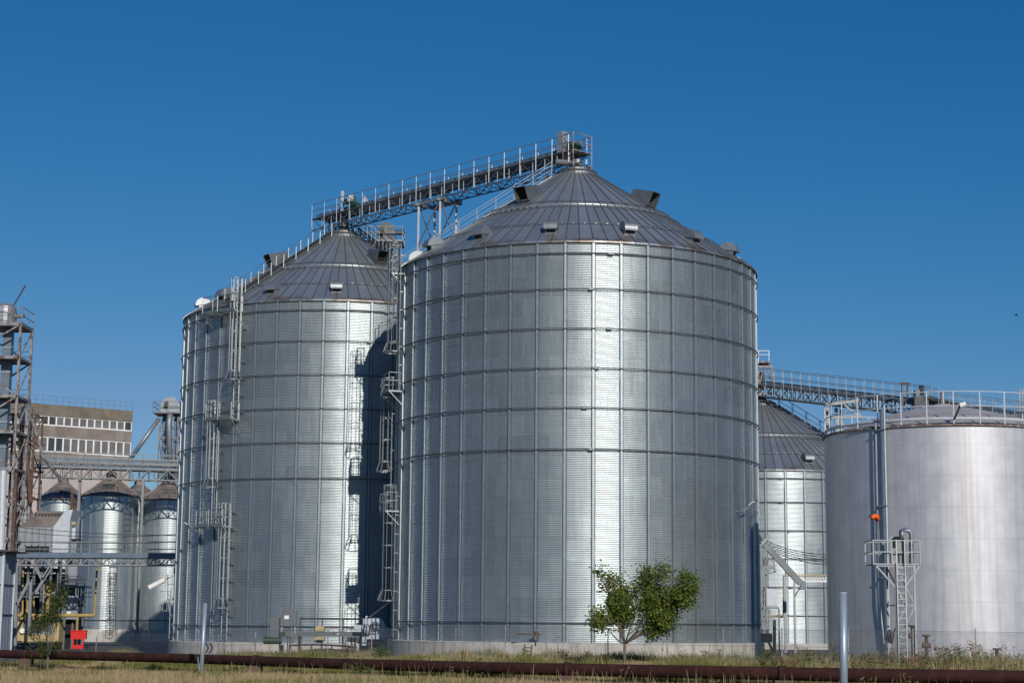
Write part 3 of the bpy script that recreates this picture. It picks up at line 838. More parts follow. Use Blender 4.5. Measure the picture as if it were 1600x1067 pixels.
e1, T1, zp1 = elevator('bucket_elevator', 'bucket elevator head with round hood peeping up between the two big silos', 604, 147, 349, gw=2.9, hw=1.5, frame=2.0, head='dullgrey')
MB().tube([(T1.x-.2,146.2,zp1+.2),(T1.x-1.0,145.6,zp1-.5),(T1.x-.7,145.2,zp1-1.8),(T1.x-1.2,144.6,zp1-3.2)], .22, 10).build('spout', M['paintgal'], e1, smooth=True)
# caged walkway box between elevator and gantry
sd1 = thing('sloping_catwalk', 'dark railed stair dropping from the conveyor towards the elevator behind left peak', 'catwalk', (CL.x+2, CL.y+4, gz(0,130)))
a = Vector((CL.x+.6, CL.y+1.0, GA.z-.2)); b = P(612, 408, 143)
gantry('x', '', '', a, b, h=.3, w=.9, bays=10, casing=0, rail=1.1, mat='dark', railmat='galv_d', parent=sd1)

# left, behind the left silo
e2, T2, zp2 = elevator('bucket_elevator', 'slim bucket elevator with silver head on a railed platform left of the big silos', 268, 186, 621, gw=3.2, hw=2.0, frame=1.9, bottom=14)
MB().tube([(T2.x-1.0, 185, zp2-.6), P(203, 718, 184)], .22, 10).tube([(T2.x+.2,184.6,zp2-.2),(T2.x+.1,184.6,zp2-1.2),(T2.x+.5,184.4,zp2-7)], .3, 10).build('spout', M['paintgal'], e2, smooth=True)

# far left: tall lattice tower with elevator
def left_tower():
    Y = 150; xr = P(36, 620, Y).x; xl = xr-4.6; g = gz(xr, Y)
    t = thing('elevator_tower', 'tall lattice elevator tower with silver head cut by the left edge of the photo', 'bucket elevator', ((xl+xr)/2, Y, g))
    zt = P(36, 512, Y).z
    ys = (Y-1.8, Y+1.8)
    for x in (xl, xr):
        for y in ys: MB().bar((x, y, g), (x, y, zt), .2).build('tower_leg', M['rustgrey'], t)
    lev = [P(36, q, Y).z for q in (512, 563, 623, 678, 735, 790, 845)]
    br = MB()
    for i, z in enumerate(lev):
        for y in ys: br.bar((xl, y, z), (xr, y, z), .2, .26)
        for x in (xl, xr): br.bar((x, ys[0], z), (x, ys[1], z), .15, .2)
        if i < len(lev)-1:
            z2 = lev[i+1]
            if i % 2 == 0: br.bar((xl, ys[0], z2), (xr, ys[0], z), .13); br.bar((xl, ys[1], z), (xr, ys[1], z2), .12)
            else: br.bar((xl, ys[0], z), (xr, ys[0], z2), .13); br.bar((xl, ys[1], z2), (xr, ys[1], z), .12)
            br.bar((xr, ys[0], z2), (xr, ys[1], z), .1)
    br.build('bracing', M['rustgrey'], t)
    for i, z in enumerate(lev[:5]):
        d = MB().box(xl, xr, ys[0]+.1, ys[1]-.1, z-.05, z+.05).build('platform', M['rustgrey'], t)
        if i != 0:
            r = MB(); 
            for hh in (1.0, .55): r.bar((xl, ys[1], z+hh), (xr, ys[1], z+hh), .04)
            r.build('railing', M['dark'], d)
        else:
            r = MB()
            for hh in (1.45, .75, .15):
                for y in ys: r.bar((xl, y, z+hh), (xr+.1, y, z+hh), .05)
                r.bar((xr+.1, ys[0], z+hh), (xr+.1, ys[1], z+hh), .05)
            for x in (xl, (xl+xr)/2+1.2, xr+.1):
                for y in ys: r.bar((x, y, z), (x, y, z+1.5), .07)
            r.build('railing', M['rustgrey'], d)
    cx = P(8, 500, Y).x
    hd = MB().lathe([(1.0, zt-g), (1.0, zt-g+1.3), (.92, zt-g+1.7), (.7, zt-g+1.95), (.2, zt-g+2.05)], 18, (cx, Y-.2, g))
    hd.tube([(cx+.9,Y-.3,zt+.9),(cx+1.7,Y-.3,zt+.95)], .17, 8)
    hd.build('elevator_head', M['paintgal'], t, smooth=False)
    MB().bar((cx+.8, Y-.4, zt+1.9), (cx+1.7, Y-.4, zt+3.6), .1).build('boom', M['dark'], t)
    for dx, w in ((.35, .75), (-1.1, .6)):
        MB().box(cx+dx-w/2, cx+dx+w/2, Y-.4, Y+.4, g, zt).build('elevator_leg', M['blue'], t)
    for z in np.arange(g+2, zt, 2.1): MB().box(cx+.35-.42, cx+.35+.42, Y-.46, Y+.46, z, z+.12).build('leg_flange', M['grey'], t)
left_tower()
def rusty_tower():
    Y = 163; t0 = P(44, 650, Y); g = gz(t0.x, Y)
    t = thing('rusty_frame_tower', 'brown rusted scaffold tower with pipes beside the tall lattice tower', 'steel frame', (t0.x, Y, g))
    zt = t0.z; xs = [P(22,750,Y).x, P(38,750,Y).x, P(56,750,Y).x]; ys = (Y-1.3, Y+1.3)
    for x in xs:
        for y in ys: MB().bar((x, y, g), (x, y, zt - (0 if x != xs[2] else 0)), .16).build('leg', M['rust'], t)
    z = zt; i = 0; br = MB()
    while z > g+3:
        for y in ys: br.bar((xs[0]-.3, y, z), (xs[2]+.3, y, z), .14, .18)
        for x in xs: br.bar((x, ys[0], z), (x, ys[1], z), .1)
        for k in range(2):
            a, b = (xs[k], xs[k+1]) if (i+k) % 2 else (xs[k+1], xs[k])
            br.bar((a, ys[0], z), (b, ys[0], z-2.5), .1); br.bar((b, ys[1], z), (a, ys[1], z-2.5), .09)
        for y in ys:
            for hh in (.5, 1.0): br.bar((xs[0]-.2, y, z+hh), (xs[2]+.3, y, z+hh), .045)
        z -= 2.5; i += 1
    br.build('bracing', M['rust'], t)
    MB().tube([P(40,640,Y-1), P(40,700,Y-1), P(38,860,Y-1)], .33, 12).build('cyclone_pipe', M['grey'], t)
    MB().lathe([(.15,0),(.55,1.2),(.55,2.4),(.3,2.6),(.3,3.2)], 14, tuple(P(42, 655, Y-1)-Vector((0,0,1.4)))).build('cyclone', M['paintgal'], t)
    MB().tube([P(40,690,Y-1.6), P(48,785,Y-1.8)], .2, 10).build('spout', M['rust'], t)
    MB().tube([P(50,655,Y-1.6), P(68,715,Y-1), P(98,752,Y+1)], .16, 10).build('spout', M['rustgrey'], t)
    MB().tube([P(5,735,Y-15), P(1,862,Y-15)], .30, 12).build('white_pipe', M['ltgrey'], t)
    MB().bar(P(25,738,Y-14), P(19,870,Y-14), .35, .3).build('rust_column', M['rust'], t)
rusty_tower()

# ------------------------------------------------------------------ mill building
def building():
    A = P(-60, 620, 236); B = P(207, 642, 250)
    d = (B-A); d.z = 0; L = d.length; ux = d.normalized(); ny = Vector((ux.y, -ux.x, 0))   # faces camera
    if ny.y > 0: ny = -ny
    Z = lambda py: P(207, py, 250).z
    t = thing('mill_building', 'old brown concrete mill building with two rows of white-framed strip windows', 'building', (B.x, B.y, 0))
    top_, w1t, w1b, w2t, w2b = Z(642), Z(659), Z(674), Z(691), Z(714)
    dep = -ny*16
    def blk(z0, z1, off, mat, nm):
        o = ny*off; a = A+o; b = B+o
        c = [Vector((p.x, p.y, z)) for z in (z0, z1) for p in (a, b, b+dep-o, a+dep-o)]
        MB().hexa(c).build(nm, mat, t)
    blk(w1t, top_, .12, M['parapet'], 'parapet')
    blk(-1, w1t-.01, -.35, M['concB'], 'core_wall')
    blk(w2t, w1b, .05, M['concB'], 'spandrel_wall')
    blk(Z(726), w2b, .05, M['concB'], 'spandrel_wall')
    blk(Z(742), Z(726)-.02, -.15, M['concL'], 'pale_wall')
    blk(-1, Z(742)-.02, .0, M['concL'], 'lower_wall')
    n = 22; fm = pm = None
    for (z0, z1) in ((w1b, w1t), (w2b, w2t)):
        W = L/n
        for i in range(n):
            a = A + ux*W*i; a = Vector((a.x, a.y, z0))
            f = MB(); up = Vector((0,0,1)); H = z1-z0-.02
            def bx(x0, x1, za, zb, y0, y1, m=f):
                c = [a+ux*x+ny*y+up*z for z in (za, zb) for x, y in ((x0,y0),(x1,y0),(x1,y1),(x0,y1))]
                m.hexa(c)
            bx(.0, .10, .01, H, .0, -.12); bx(W-.10, W-.004, .01, H, .0, -.12); bx(.10, W-.10, .01, .16, .0, -.12); bx(.10, W-.10, H-.10, H, .0, -.12)
            fo = f.build('window', M['frame'], t)
            pm_ = MB(); bx(.1, W-.1, .16, H-.1, -.08, -.10, pm_)
            pm_.build('pane', M['glass'] if random.random() > .12 else M['dark'], fo)
    r = MB(); up = Vector((0,0,top_))
    k = 26
    for i in range(k+1):
        p = A + d*i/k; p.z = top_; r.bar(p, p+Vector((0,0,1.2)), .05)
    for hh in (1.2, .6): r.bar(Vector((A.x,A.y,top_+hh)), Vector((B.x,B.y,top_+hh)), .035)
    r.build('roof_railing', M['blue'], t)
building()

# ------------------------------------------------------------------ small silos on the left
def small_silo(label, xc, Y, wpx, yeave, yapex, ybase, rot=0):
    c = P(xc, 900, Y); Rr = wpx/2*Y/2833; g = gz(c.x, Y)
    t = thing('small_silo', label, 'small silo', (c.x, Y, 0), 'small smooth silos on the left', rotz=rot, local=True)
    ze = P(xc, yeave, Y-Rr).z; za = P(xc, yapex, Y).z; zb = P(xc, ybase, Y-Rr).z
    corr_shell('wall', zb, ze, Rr, 12, 4, M['smallshell'], t, pitch=.16, amp=.004, sub=4, flat=.15)
    s0 = None
    for i in range(12):
        mb = stiffener_mesh(zb, ze, Rr, .14, .05); s = mb.build('stiffener', M['galv'], t); s.rotation_euler = (0,0,2*PI*i/12)
    MB().lathe([(Rr+.3, -1), (Rr+.3, zb), (Rr-.2, zb)], 32, cap=False).build('concrete_base', M['conc'], t)
    rf = MB(); n = 24
    for i in range(n):
        a0, a1 = 360/n*i, 360/n*(i+1)
        rf.quad(pol(Rr+.15,a0,ze), pol(Rr+.15,a1,ze), pol(.5,a1,za), pol(.5,a0,za))
        rf.bar(pol(Rr+.15,a0,ze+.03), pol(.5,a0,za+.03), .05, .07)
    rf.quad(*[pol(.5, a, za) for a in (0,90,180,270)])
    rf = rf.build('roof', M['roofrust'], t)
    q = pol(Rr*.62, 5, ze+(za-ze)*.38); MB().box(q.x-.55, q.x+.55, q.y-.35, q.y+.5, q.z-.05, q.z+.38).build('roof_hatch', M['dark'], rf)
    MB().lathe([(.55,za-.1),(.55,za+.5),(.2,za+.7)], 12).build('roof_cap', M['roofrust'], rf)
    rg = MB()
    for z in (zb+.9, ze-.08): rg.tube(ring_pts(Rr+.08, z, 36), .05, 6, closed=True)
    rg.build('wind_ring', M['ring'], t)
    return t, c.x, Rr, ze, zb
ssA = small_silo('small silver silo standing front middle of the left row, with a caged ladder', 168, 178, 88, 772, 747, 983)
ssB = small_silo('small silver silo whose far side disappears behind the big left silo', 259, 180, 88, 779, 754, 983, .2)
ssC = small_silo('small silver silo seen only at its top above the grey dryer', 92, 184, 76, 779, 754, 983, .3)
ssD = small_silo('small grey silo glimpsed in the slot between its two brighter neighbours', 212, 192, 74, 782, 758, 983, .1)
def cage_small(x, Y, y0, y1, w=.7):
    t = MB(); a = P(x, y0, Y); b = P(x, y1, Y)
    for s in (-w/2, w/2): t.bar((a.x+s, Y, a.z), (b.x+s*.9, Y, b.z), .06)
    z = b.z
    while z < a.z:
        t.tube([(a.x+w*.55*math.cos(g), Y-.35+.4*math.sin(g), z) for g in np.linspace(0, 2*PI, 10)[:-1]], .03, 4, closed=True); z += .55
    for g in np.linspace(0, 2*PI, 6)[:-1]: t.bar((a.x+w*.55*math.cos(g), Y-.35+.4*math.sin(g), a.z), (a.x+w*.55*math.cos(g), Y-.35+.4*math.sin(g), b.z), .03)
    return t
mb = cage_small(202, 175, 778, 865); mb2 = cage_small(178, 174.4, 885, 985)
for q in (mb, mb2): q.v = [(v[0]-ssA[1], v[1]-178, v[2]) for v in q.v]; q.build('caged_ladder', M['galv_d'], ssA[0])

# ------------------------------------------------------------------ left overhead gallery and lower bridge
g1 = gantry('conveyor_gallery', 'high trussed conveyor gallery passing above the small silos', 'conveyor', P(50, 745, 170), P(292, 752, 172), h=.95, w=1.6, bays=16, rail=1.0, posts=14, casing=.3, cw=.10, mat='galv_d', railmat='galv_d')
g1b = gantry('conveyor_gallery', 'second conveyor bridge with blue casing right behind the gallery over the small silos', 'conveyor', P(62, 730, 176), P(292, 738, 178), h=.6, w=1.2, bays=14, rail=1.0, posts=10, casing=.42, cw=.10, railmat='galv_d')
def gallery_legs():
    for x, w in ((63.5, .22), (125, .26), (224, .22)):
        mb = MB(); p = P(x, 750, 170.5); q = P(x, 870, 170.5); 
        mb.bar((p.x-.0, 170.5, p.z), (p.x, 170.5, gz(p.x,170)), w); mb.build('gallery_leg', M['paintgal'], g1)
gallery_legs()
g2 = gantry('pipe_bridge', 'low blue-grey beam bridge on a zigzag truss crossing in front of the small silos', 'bridge', P(20, 883, 146), P(289, 883, 146), h=.62, w=1.4, bays=22, rail=1.25, posts=6, casing=0, cw=.11, mat='paintgal', railmat='galv_d')
bm = MB(); a_ = P(20, 869, 145.2); b_ = P(289, 870, 145.2); a_.z += .12; b_.z += .12; bm.bar(a_, b_, .18, .42); bm.bar(a_+Vector((0,1.6,0)), b_+Vector((0,1.6,0)), .18, .42)
bm.build('beam', M['blue'], g2)
cb = MB()
for k, (y0, y1, sag) in enumerate(((822, 836, .2), (829, 834, .35), (846, 847, .1))):
    A_, B_ = P(18, y0, 145), P(280, y1, 145)
    cb.tube([A_.lerp(B_, i/12) - Vector((0,0,sag*4*(i/12)*(1-i/12))) for i in range(13)], .025, 5)
cb.build('cable', M['dark'], g2)
for x in (30, 48):   # raking legs
    pass
lg = MB()
for a, b in (((82, 884), (56, 925)), ((26, 945), (50, 900)), ((49, 900), (46, 975)), ((56, 885), (66, 905)), ((66, 905), (78, 886)), ((26, 884), (24, 1008))):
    lg.bar(P(a[0], a[1], 144.8), P(b[0], b[1], 144.8), .22)
lg.build('support_frame', M['paintgal'], g2)

# ------------------------------------------------------------------ dryer
def dryer():
    Y = 151.5; t = thing('grain_dryer', 'long grey hopper-shaped grain dryer with brown sloping top above the pipe bridge', 'dryer', (P(70,860,Y).x, Y, gz(-40,Y)))
    def q(x, y, dy=0): return P(x, y, Y+dy)
    # body: brown sloping roof part facing us and pale gable end
    z = lambda y: P(70, y, Y).z
    x0, x1 = P(30,830,Y).x, P(82,830,Y).x; xe = P(108,830,Y).x
    rf = MB().hexa([(x0, Y, z(823)), (x1, Y, z(823)), (x1, Y+3, z(823)), (x0, Y+3, z(823)), (x0+1.0, Y+1.3, z(797)), (x1+.9, Y+1.3, z(797)), (x1+.9, Y+1.8, z(797)), (x0+1.0, Y+1.8, z(797))])
    rf.build('hopper_roof', M['roofrust'], t)
    MB().box(x0, x1, Y, Y+3, z(862), z(823)-.01).build('body', M['grey'], t)
    en = MB(); e = xe
    prof = [(x1+.01, z(868)), (x1+.01, z(823)), (x1+.95, z(797)), (x1+1.6, z(795)), (e, z(812)), (e, z(868))]
    A_ = [(a, Y+.15, b) for a, b in prof]; B_ = [(a, Y+2.8, b) for a, b in prof]; en.poly(A_); en.poly(B_[::-1])
    for i in range(len(prof)): j = (i+1) % len(prof); en.quad(A_[j], A_[i], B_[i], B_[j])
    en.build('end_casing', M['ltgrey'], t)
    for i in range(6):
        x = x0 + (x1-x0)*i/5; MB().bar((x, Y-.06, z(823)), (x, Y-.06, z(852)), .14, .12).build('mullion', M['paintgal'], t)
    for i in range(9):
        x = x0 + 1.0 + (x1-x0-.3)*i/9; MB().box(x, x+.18, Y+.85, Y+1.05, z(804)-.1, z(804)+.18).build('vent_slot', M['dark'], t)
    d = MB().box(x0+.6, x1-.2, Y-.05, Y-.02, z(864), z(853)); d.build('outlet_opening', M['black'], t)
    # supporting frame to ground
    fr = MB(); zb = z(862)
    for x in (x0+.2, (x0+x1)/2, x1, e-.1):
        for y in (Y+.2, Y+2.8): fr.bar((x, y, gz(x,y)), (x, y, zb), .2)
    fr.box(x0, e, Y+.1, Y+2.9, zb-.25, zb-.02)
    fr.build('frame', M['galv_d'], t)
dryer()
def gearbox():
    Y = 152.5; c = P(112, 838, Y); t = thing('drive_unit', 'grey machinery box with small yellow motor at the end of the dryer', 'machine', (c.x, Y, gz(c.x,Y)))
    z = lambda y: P(112, y, Y).z; x = lambda q: P(q, 838, Y).x
    MB().box(x(96), x(120), Y, Y+1.6, z(866), z(846)).build('housing', M['grey'], t)
    MB().box(x(100), x(117), Y+.1, Y+1.4, z(841), z(824)).build('upper_box', M['ltgrey'], t)
    MB().box(x(95), x(121), Y-.1, Y+1.6, z(843), z(841)).build('deck', M['dark'], t)
    MB().tube([P(104,819,Y), P(119,818,Y)], .17, 12).build('motor', M['cream'], t)
    MB().tube([P(112,772,Y+1), P(113,818,Y+.5)], .12, 8).build('pipe', M['rust'], t)
    f = MB()
    for q in (97, 119): f.bar((x(q), Y+.2, gz(c.x,Y)), (x(q), Y+.2, z(866)), .16)
    for i in range(8): f.bar((x(96)+i*.18, Y-.1, z(866)), (x(96)+i*.18, Y-.1, z(852)), .03)
    f.build('frame', M['galv_d'], t)
gearbox()

# ------------------------------------------------------------------ shed, booth and process equipment at left
def booth():
    Y = 130.5; x1 = P(3, 940, Y).x; x0 = x1-7; g = gz(x1,Y)-.2; zt = P(20, 862, Y).z
    t = thing('sheet_metal_booth', 'grey sheet-clad booth with dark flat roof at the left edge', 'booth', (x1-3, Y, g))
    zj = [g, P(20,960,Y).z, P(20,913,Y).z, zt]
    mb = MB()
    for k in range(3):
        xx = np.linspace(x0, x1, 33)
        for i in range(32):
            d0, d1 = (.0 if (i//2) % 2 else .05), (.0 if ((i+1)//2) % 2 else .05)
            mb.quad((xx[i], Y+d0, zj[k]), (xx[i+1], Y+d1, zj[k]), (xx[i+1], Y+d1, zj[k+1]-.03), (xx[i], Y+d0, zj[k+1]-.03))
    for k in range(3):
        yy = np.linspace(Y, Y+2.9, 17)
        for i in range(16):
            d0, d1 = (.0 if (i//2) % 2 else .05), (.0 if ((i+1)//2) % 2 else .05)
            mb.quad((x1-d0, yy[i], zj[k]), (x1-d1, yy[i+1], zj[k]), (x1-d1, yy[i+1], zj[k+1]-.03), (x1-d0, yy[i], zj[k+1]-.03))
    mb.quad((x0, Y+2.9, g), (x1, Y+2.9, g), (x1, Y+2.9, zt), (x0, Y+2.9, zt))
    mb.build('wall', M['blue2'], t)
    MB().bar((x1, Y-.05, g), (x1, Y-.05, zt), .16).build('corner_trim', M['ltgrey'], t)
    MB().bar((x1, Y+2.95, g), (x1, Y+2.95, zt), .14).build('corner_trim', M['ltgrey'], t)
    for k in (1, 2): MB().bar((x0, Y-.03, zj[k]), (x1-.1, Y-.03, zj[k]), .05, .08).build('joint_trim', M['dark'], t); MB().bar((x1+.02, Y+.1, zj[k]), (x1+.02, Y+2.8, zj[k]), .05, .08).build('joint_trim', M['dark'], t)
    MB().hexa([(x0-1, Y-.6, zt), (x1+.9, Y-.6, zt), (x1+.9, Y+3.5, zt), (x0-1, Y+3.5, zt), (x0-1, Y-.6, zt+.75), (x1+.6, Y-.6, zt+.10), (x1+.6, Y+3.5, zt+.10), (x0-1, Y+3.5, zt+.75)]).build('roof', M['dark'], t)
M['blue2'] = simple('pale_blue_sheet', (.26,.31,.37), .5, .2, .1, 1.0)
booth()

def shed():
    Y = 158; t = thing('open_shed', 'dark open-fronted steel shed behind the yellow pipes', 'shed', (P(55,950,Y).x, Y, gz(-40,Y)))
    x0, x1 = P(20,950,Y).x, P(94,950,Y).x; g = gz(-40,Y); z = lambda y: P(55, y, Y).z
    MB().box(x0, x1, Y+2, Y+2.2, g, z(895)).build('back_wall', M['black'], t)
    MB().box(x0-.2, x1+.2, Y-2, Y+2.3, z(893), z(888)).build('roof', M['dark'], t)
    for i in range(5):
        x = x0 + (x1-x0)*i/4; MB().bar((x, Y-1.8, g), (x, Y-1.8, z(893)), .14).build('post', M['rustgrey'], t)
    for k, y in enumerate((912, 926, 932)): MB().bar((x0, Y-1.8, z(y)), (x1, Y-1.8, z(y)), .08, .22 if k == 1 else .1).build('rail', M['grey'], t)
shed()
def gas_skid():
    Y = 150; t = thing('pressure_tank_skid', 'cream yellow equipment container with low yellow ends beside the booth', 'tank', (P(58,990,Y).x, Y, gz(-38,Y)))
    g = gz(-38, Y)
    def bx(x0, x1, y0, y1, dy0=0, dy1=1.8): return MB().box(P(x0,990,Y).x, P(x1,990,Y).x, Y+dy0, Y+dy1, P(60,y1,Y).z, P(60,y0,Y).z)
    bx(26, 35, 971, 1001).build('end_panel', M['cream'], t); bx(83, 92, 971, 1003).build('end_panel', M['cream'], t)
    bx(35, 83, 991, 1003).build('sill', M['cream'], t); bx(35, 83, 975, 991, .3).build('body', M['grey'], t)
    MB().bar(P(25,1003,Y-.1), P(92,1003,Y-.1), .12).build('skid_rail', M['dark'], t)
    MB().tube([P(35,985,Y-.05), P(35.1,985,Y-.25)], .22, 12).build('gauge', M['white'], t)
gas_skid()
def yellow_pipes():
    Y = 149.5; t = thing('yellow_gas_pipes', 'bright yellow gas pipework running along the ground and up the silo', 'pipe', (P(80,960,Y).x, Y, gz(-38,Y)))
    MB().tube([P(24,961,Y), P(147,961,Y)], .14, 8).build('main_run', M['yellow'], t)
    MB().tube([P(147,961,Y), P(152,880,Y), P(154,872,Y+.3)], .08, 8).build('riser', M['yellow'], t)
    MB().tube([P(75.5,905,Y), P(74,968,Y)], .2, 10).build('thick_riser', M['yellow'], t)
    for x, y0 in ((36, 890), (43, 933), (53, 930), (33, 955)):
        MB().tube([P(x,y0,Y+1), P(x-1,975,Y+1)], .08, 6).build('riser', M['yellow'], t)
    MB().tube([P(121,961,Y), P(120,985,Y)], .1, 6).build('support', M['yellow'], t)
yellow_pipes()
def machine_block():
    Y = 152; t = thing('cleaning_machine', 'grey box machine on a raised railed deck left of the small silos', 'machine', (P(110,950,Y).x, Y, gz(-35,Y)))
    z = lambda y: P(110, y, Y).z; x = lambda q: P(q, 930, Y).x; g = gz(-35,Y)
    MB().box(x(97), x(122), Y, Y+1.8, z(967), z(930)).build('housing', M['grey'], t)
    MB().box(x(99), x(118), Y+.2, Y+1.8, z(913), z(882)).build('upper_housing', M['grey'], t)
    MB().box(x(105), x(114), Y-.03, Y, z(941), z(932)).build('label_plate', M['ltgrey'], t)
    MB().box(x(106), x(112), Y-.03, Y, z(960), z(955)).build('label_plate', M['white'], t)
    MB().box(x(95), x(134), Y-.6, Y+2, z(918), z(914.5)).build('deck', M['galv_d'], t)
    r = MB()
    for hh in (900, 906): r.bar((x(95), Y-.6, z(hh)), (x(134), Y-.6, z(hh)), .05)
    for q in (95, 108, 121, 134): r.bar((x(q), Y-.6, z(917)), (x(q), Y-.6, z(898)), .06)
    for i in range(14): r.bar((x(99)+i*.13, Y-.2, z(913)), (x(99)+i*.13, Y-.2, z(903)), .04)
    r.build('railing', M['galv_d'], t)
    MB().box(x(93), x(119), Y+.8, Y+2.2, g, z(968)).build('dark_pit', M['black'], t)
    s = MB()
    for i in range(9):
        a = i*.75; s.bar((x(127)+.0, Y+.5, z(925)-i*.36), (x(127)+.75*math.cos(a), Y+.5+.75*math.sin(a), z(925)-i*.36), .3, .05)
    for q in (122, 127): s.bar((x(q), Y+.5, g), (x(q), Y+.5, z(918)), .12)
    s.build('spiral_stair', M['dark'], t)
    f = MB()
    for q in (96, 133): f.bar((x(q), Y-.5, g), (x(q), Y-.5, z(918)), .12)
    f.build('frame', M['galv_d'], t)
machine_block()
def red_cabinet():
    Y = 140; g = gz(P(121,1000,Y).x, Y); t = thing('fire_point_stand', 'bright red fire point cabinet on two legs with a lower box', 'cabinet', (P(121,1000,Y).x, Y, g))
    z = lambda y: P(121, y, Y).z; x = lambda q: P(q, 1000, Y).x
    MB().box(x(110), x(134), Y, Y+.35, z(998), z(984.5)).build('box', M['red'], t)
    MB().box(x(109.5), x(134.5), Y-.06, Y+.4, z(985.5), z(984)).build('lid', M['red'], t)
    for q in (114, 129.5): MB().box(x(q)-.05, x(q)+.05, Y+.05, Y+.15, z(1011), z(998)).build('leg', M['red'], t)
    MB().box(x(112.5), x(130.5), Y, Y+.3, z(1013), z(1007)).build('lower_box', M['red'], t)
red_cabinet()
def loading_spout():
    Y = 128; c = P(262, 905, Y); t = thing('loading_spout', 'white slanted loading chute in a small frame at the edge of the left silo', 'chute', (c.x, Y, gz(c.x,Y)))
    MB().tube([P(233,918,Y), P(258,905,Y)], .19, 10).build('chute', M['white'], t)
    f = MB()
    for a, b in (((258,905),(276,897)),((262,897),(262,936)),((276,897),(276,936)),((262,912),(276,912)),((262,928),(276,937)),((262,936),(277,936)),((262,936),(266,960))):
        f.bar(P(a[0],a[1],Y), P(b[0],b[1],Y), .08); f.bar(P(a[0],a[1],Y+.8), P(b[0],b[1],Y+.8), .06)
    f.build('frame', M['galv'], t)
    MB().box(P(271,890,Y).x, P(277,890,Y).x, Y+.1, Y+.9, P(270,896,Y).z, P(270,886,Y).z).build('hopper', M['green'], t)
    MB().bar(P(276,940,Y), P(275,1002,Y), .3, .3).build('post', M['dark'], t)
loading_spout()

# ------------------------------------------------------------------ chain conveyor and fan by the left silo
def ground_conveyor():
    Y = 114.5; t = thing('reclaim_conveyor', 'grey ground-level conveyor trough on rusty legs at the foot of the left silo', 'conveyor', (P(500,1000,Y).x, Y, gz(-12,Y)))
    z = lambda y: P(500, y, Y).z; x = lambda q: P(q, 990, Y).x; g = gz(-12,Y)
    MB().box(x(437), x(566), Y, Y+.5, z(994), z(986)).build('trough', M['grey2'], t)
    MB().box(x(422), x(436), Y-.15, Y+.6, z(996), z(965)).build('head_casing', M['grey2'], t)
    b = MB().box(x(438), x(463), Y-.1, Y+.3, z(978), z(952)); b = b.build('control_cabinet', M['grey2'], t)
    MB().box(x(444), x(451), Y-.125, Y-.1, z(967), z(961.5)).build('label_plate', M['white'], b)
    for q in (440, 461): MB().bar((x(q), Y+.05, z(978)), (x(q), Y+.05, z(990)), .12).build('cabinet_bracket', M['rustgrey'], t)
    for q in (449, 453, 466, 470, 536, 539): MB().bar((x(q), Y+.25, z(994)), (x(q), Y+.25, g), .065).build('leg', M['rust'], t)
    MB().box(x(493), x(506), Y-.08, Y+.5, z(985.8), z(978)).build('inspection_box', M['cream'], t)
    MB().box(x(491), x(507), Y-.05, Y+.55, z(1000), z(994.6)).build('gate_tray', M['cream'], t)
    MB().lathe([(.15,0),(.4,.2)], 10, (x(499), Y+.25, z(1004))).build('outlet', M['dark'], t)
    MB().tube([(x(412), Y+.1, z(1001)), (x(440), Y+.1, z(1001))], .24, 12).build('motor', M['green'], t)
    MB().box(x(437), x(446), Y-.1, Y+.3, z(993), z(987)).build('gear_unit', M['green'], t)
    MB().box(x(412), x(436), Y, Y+.6, g-.2, z(1003)).build('plinth', M['conc'], t)
    r = MB(); 
    r.tube([(x(464), Y+1.2, z(966)), (x(575), Y+1.2, z(966))], .05, 6)
    for q in (465, 500, 533): r.bar((x(q), Y+1.2, g), (x(q), Y+1.2, z(966)), .07)
    r.build('pipe_rail', M['dark'], t)
    MB().box(x(526.5), x(529), Y-.03, Y, z(991), z(988.5)).build('label_plate', M['white'], t)
ground = None
M['grey2'] = simple('dark_grey_paint', (.12,.135,.15), .55, .2, .12, 2.0)
ground_conveyor()
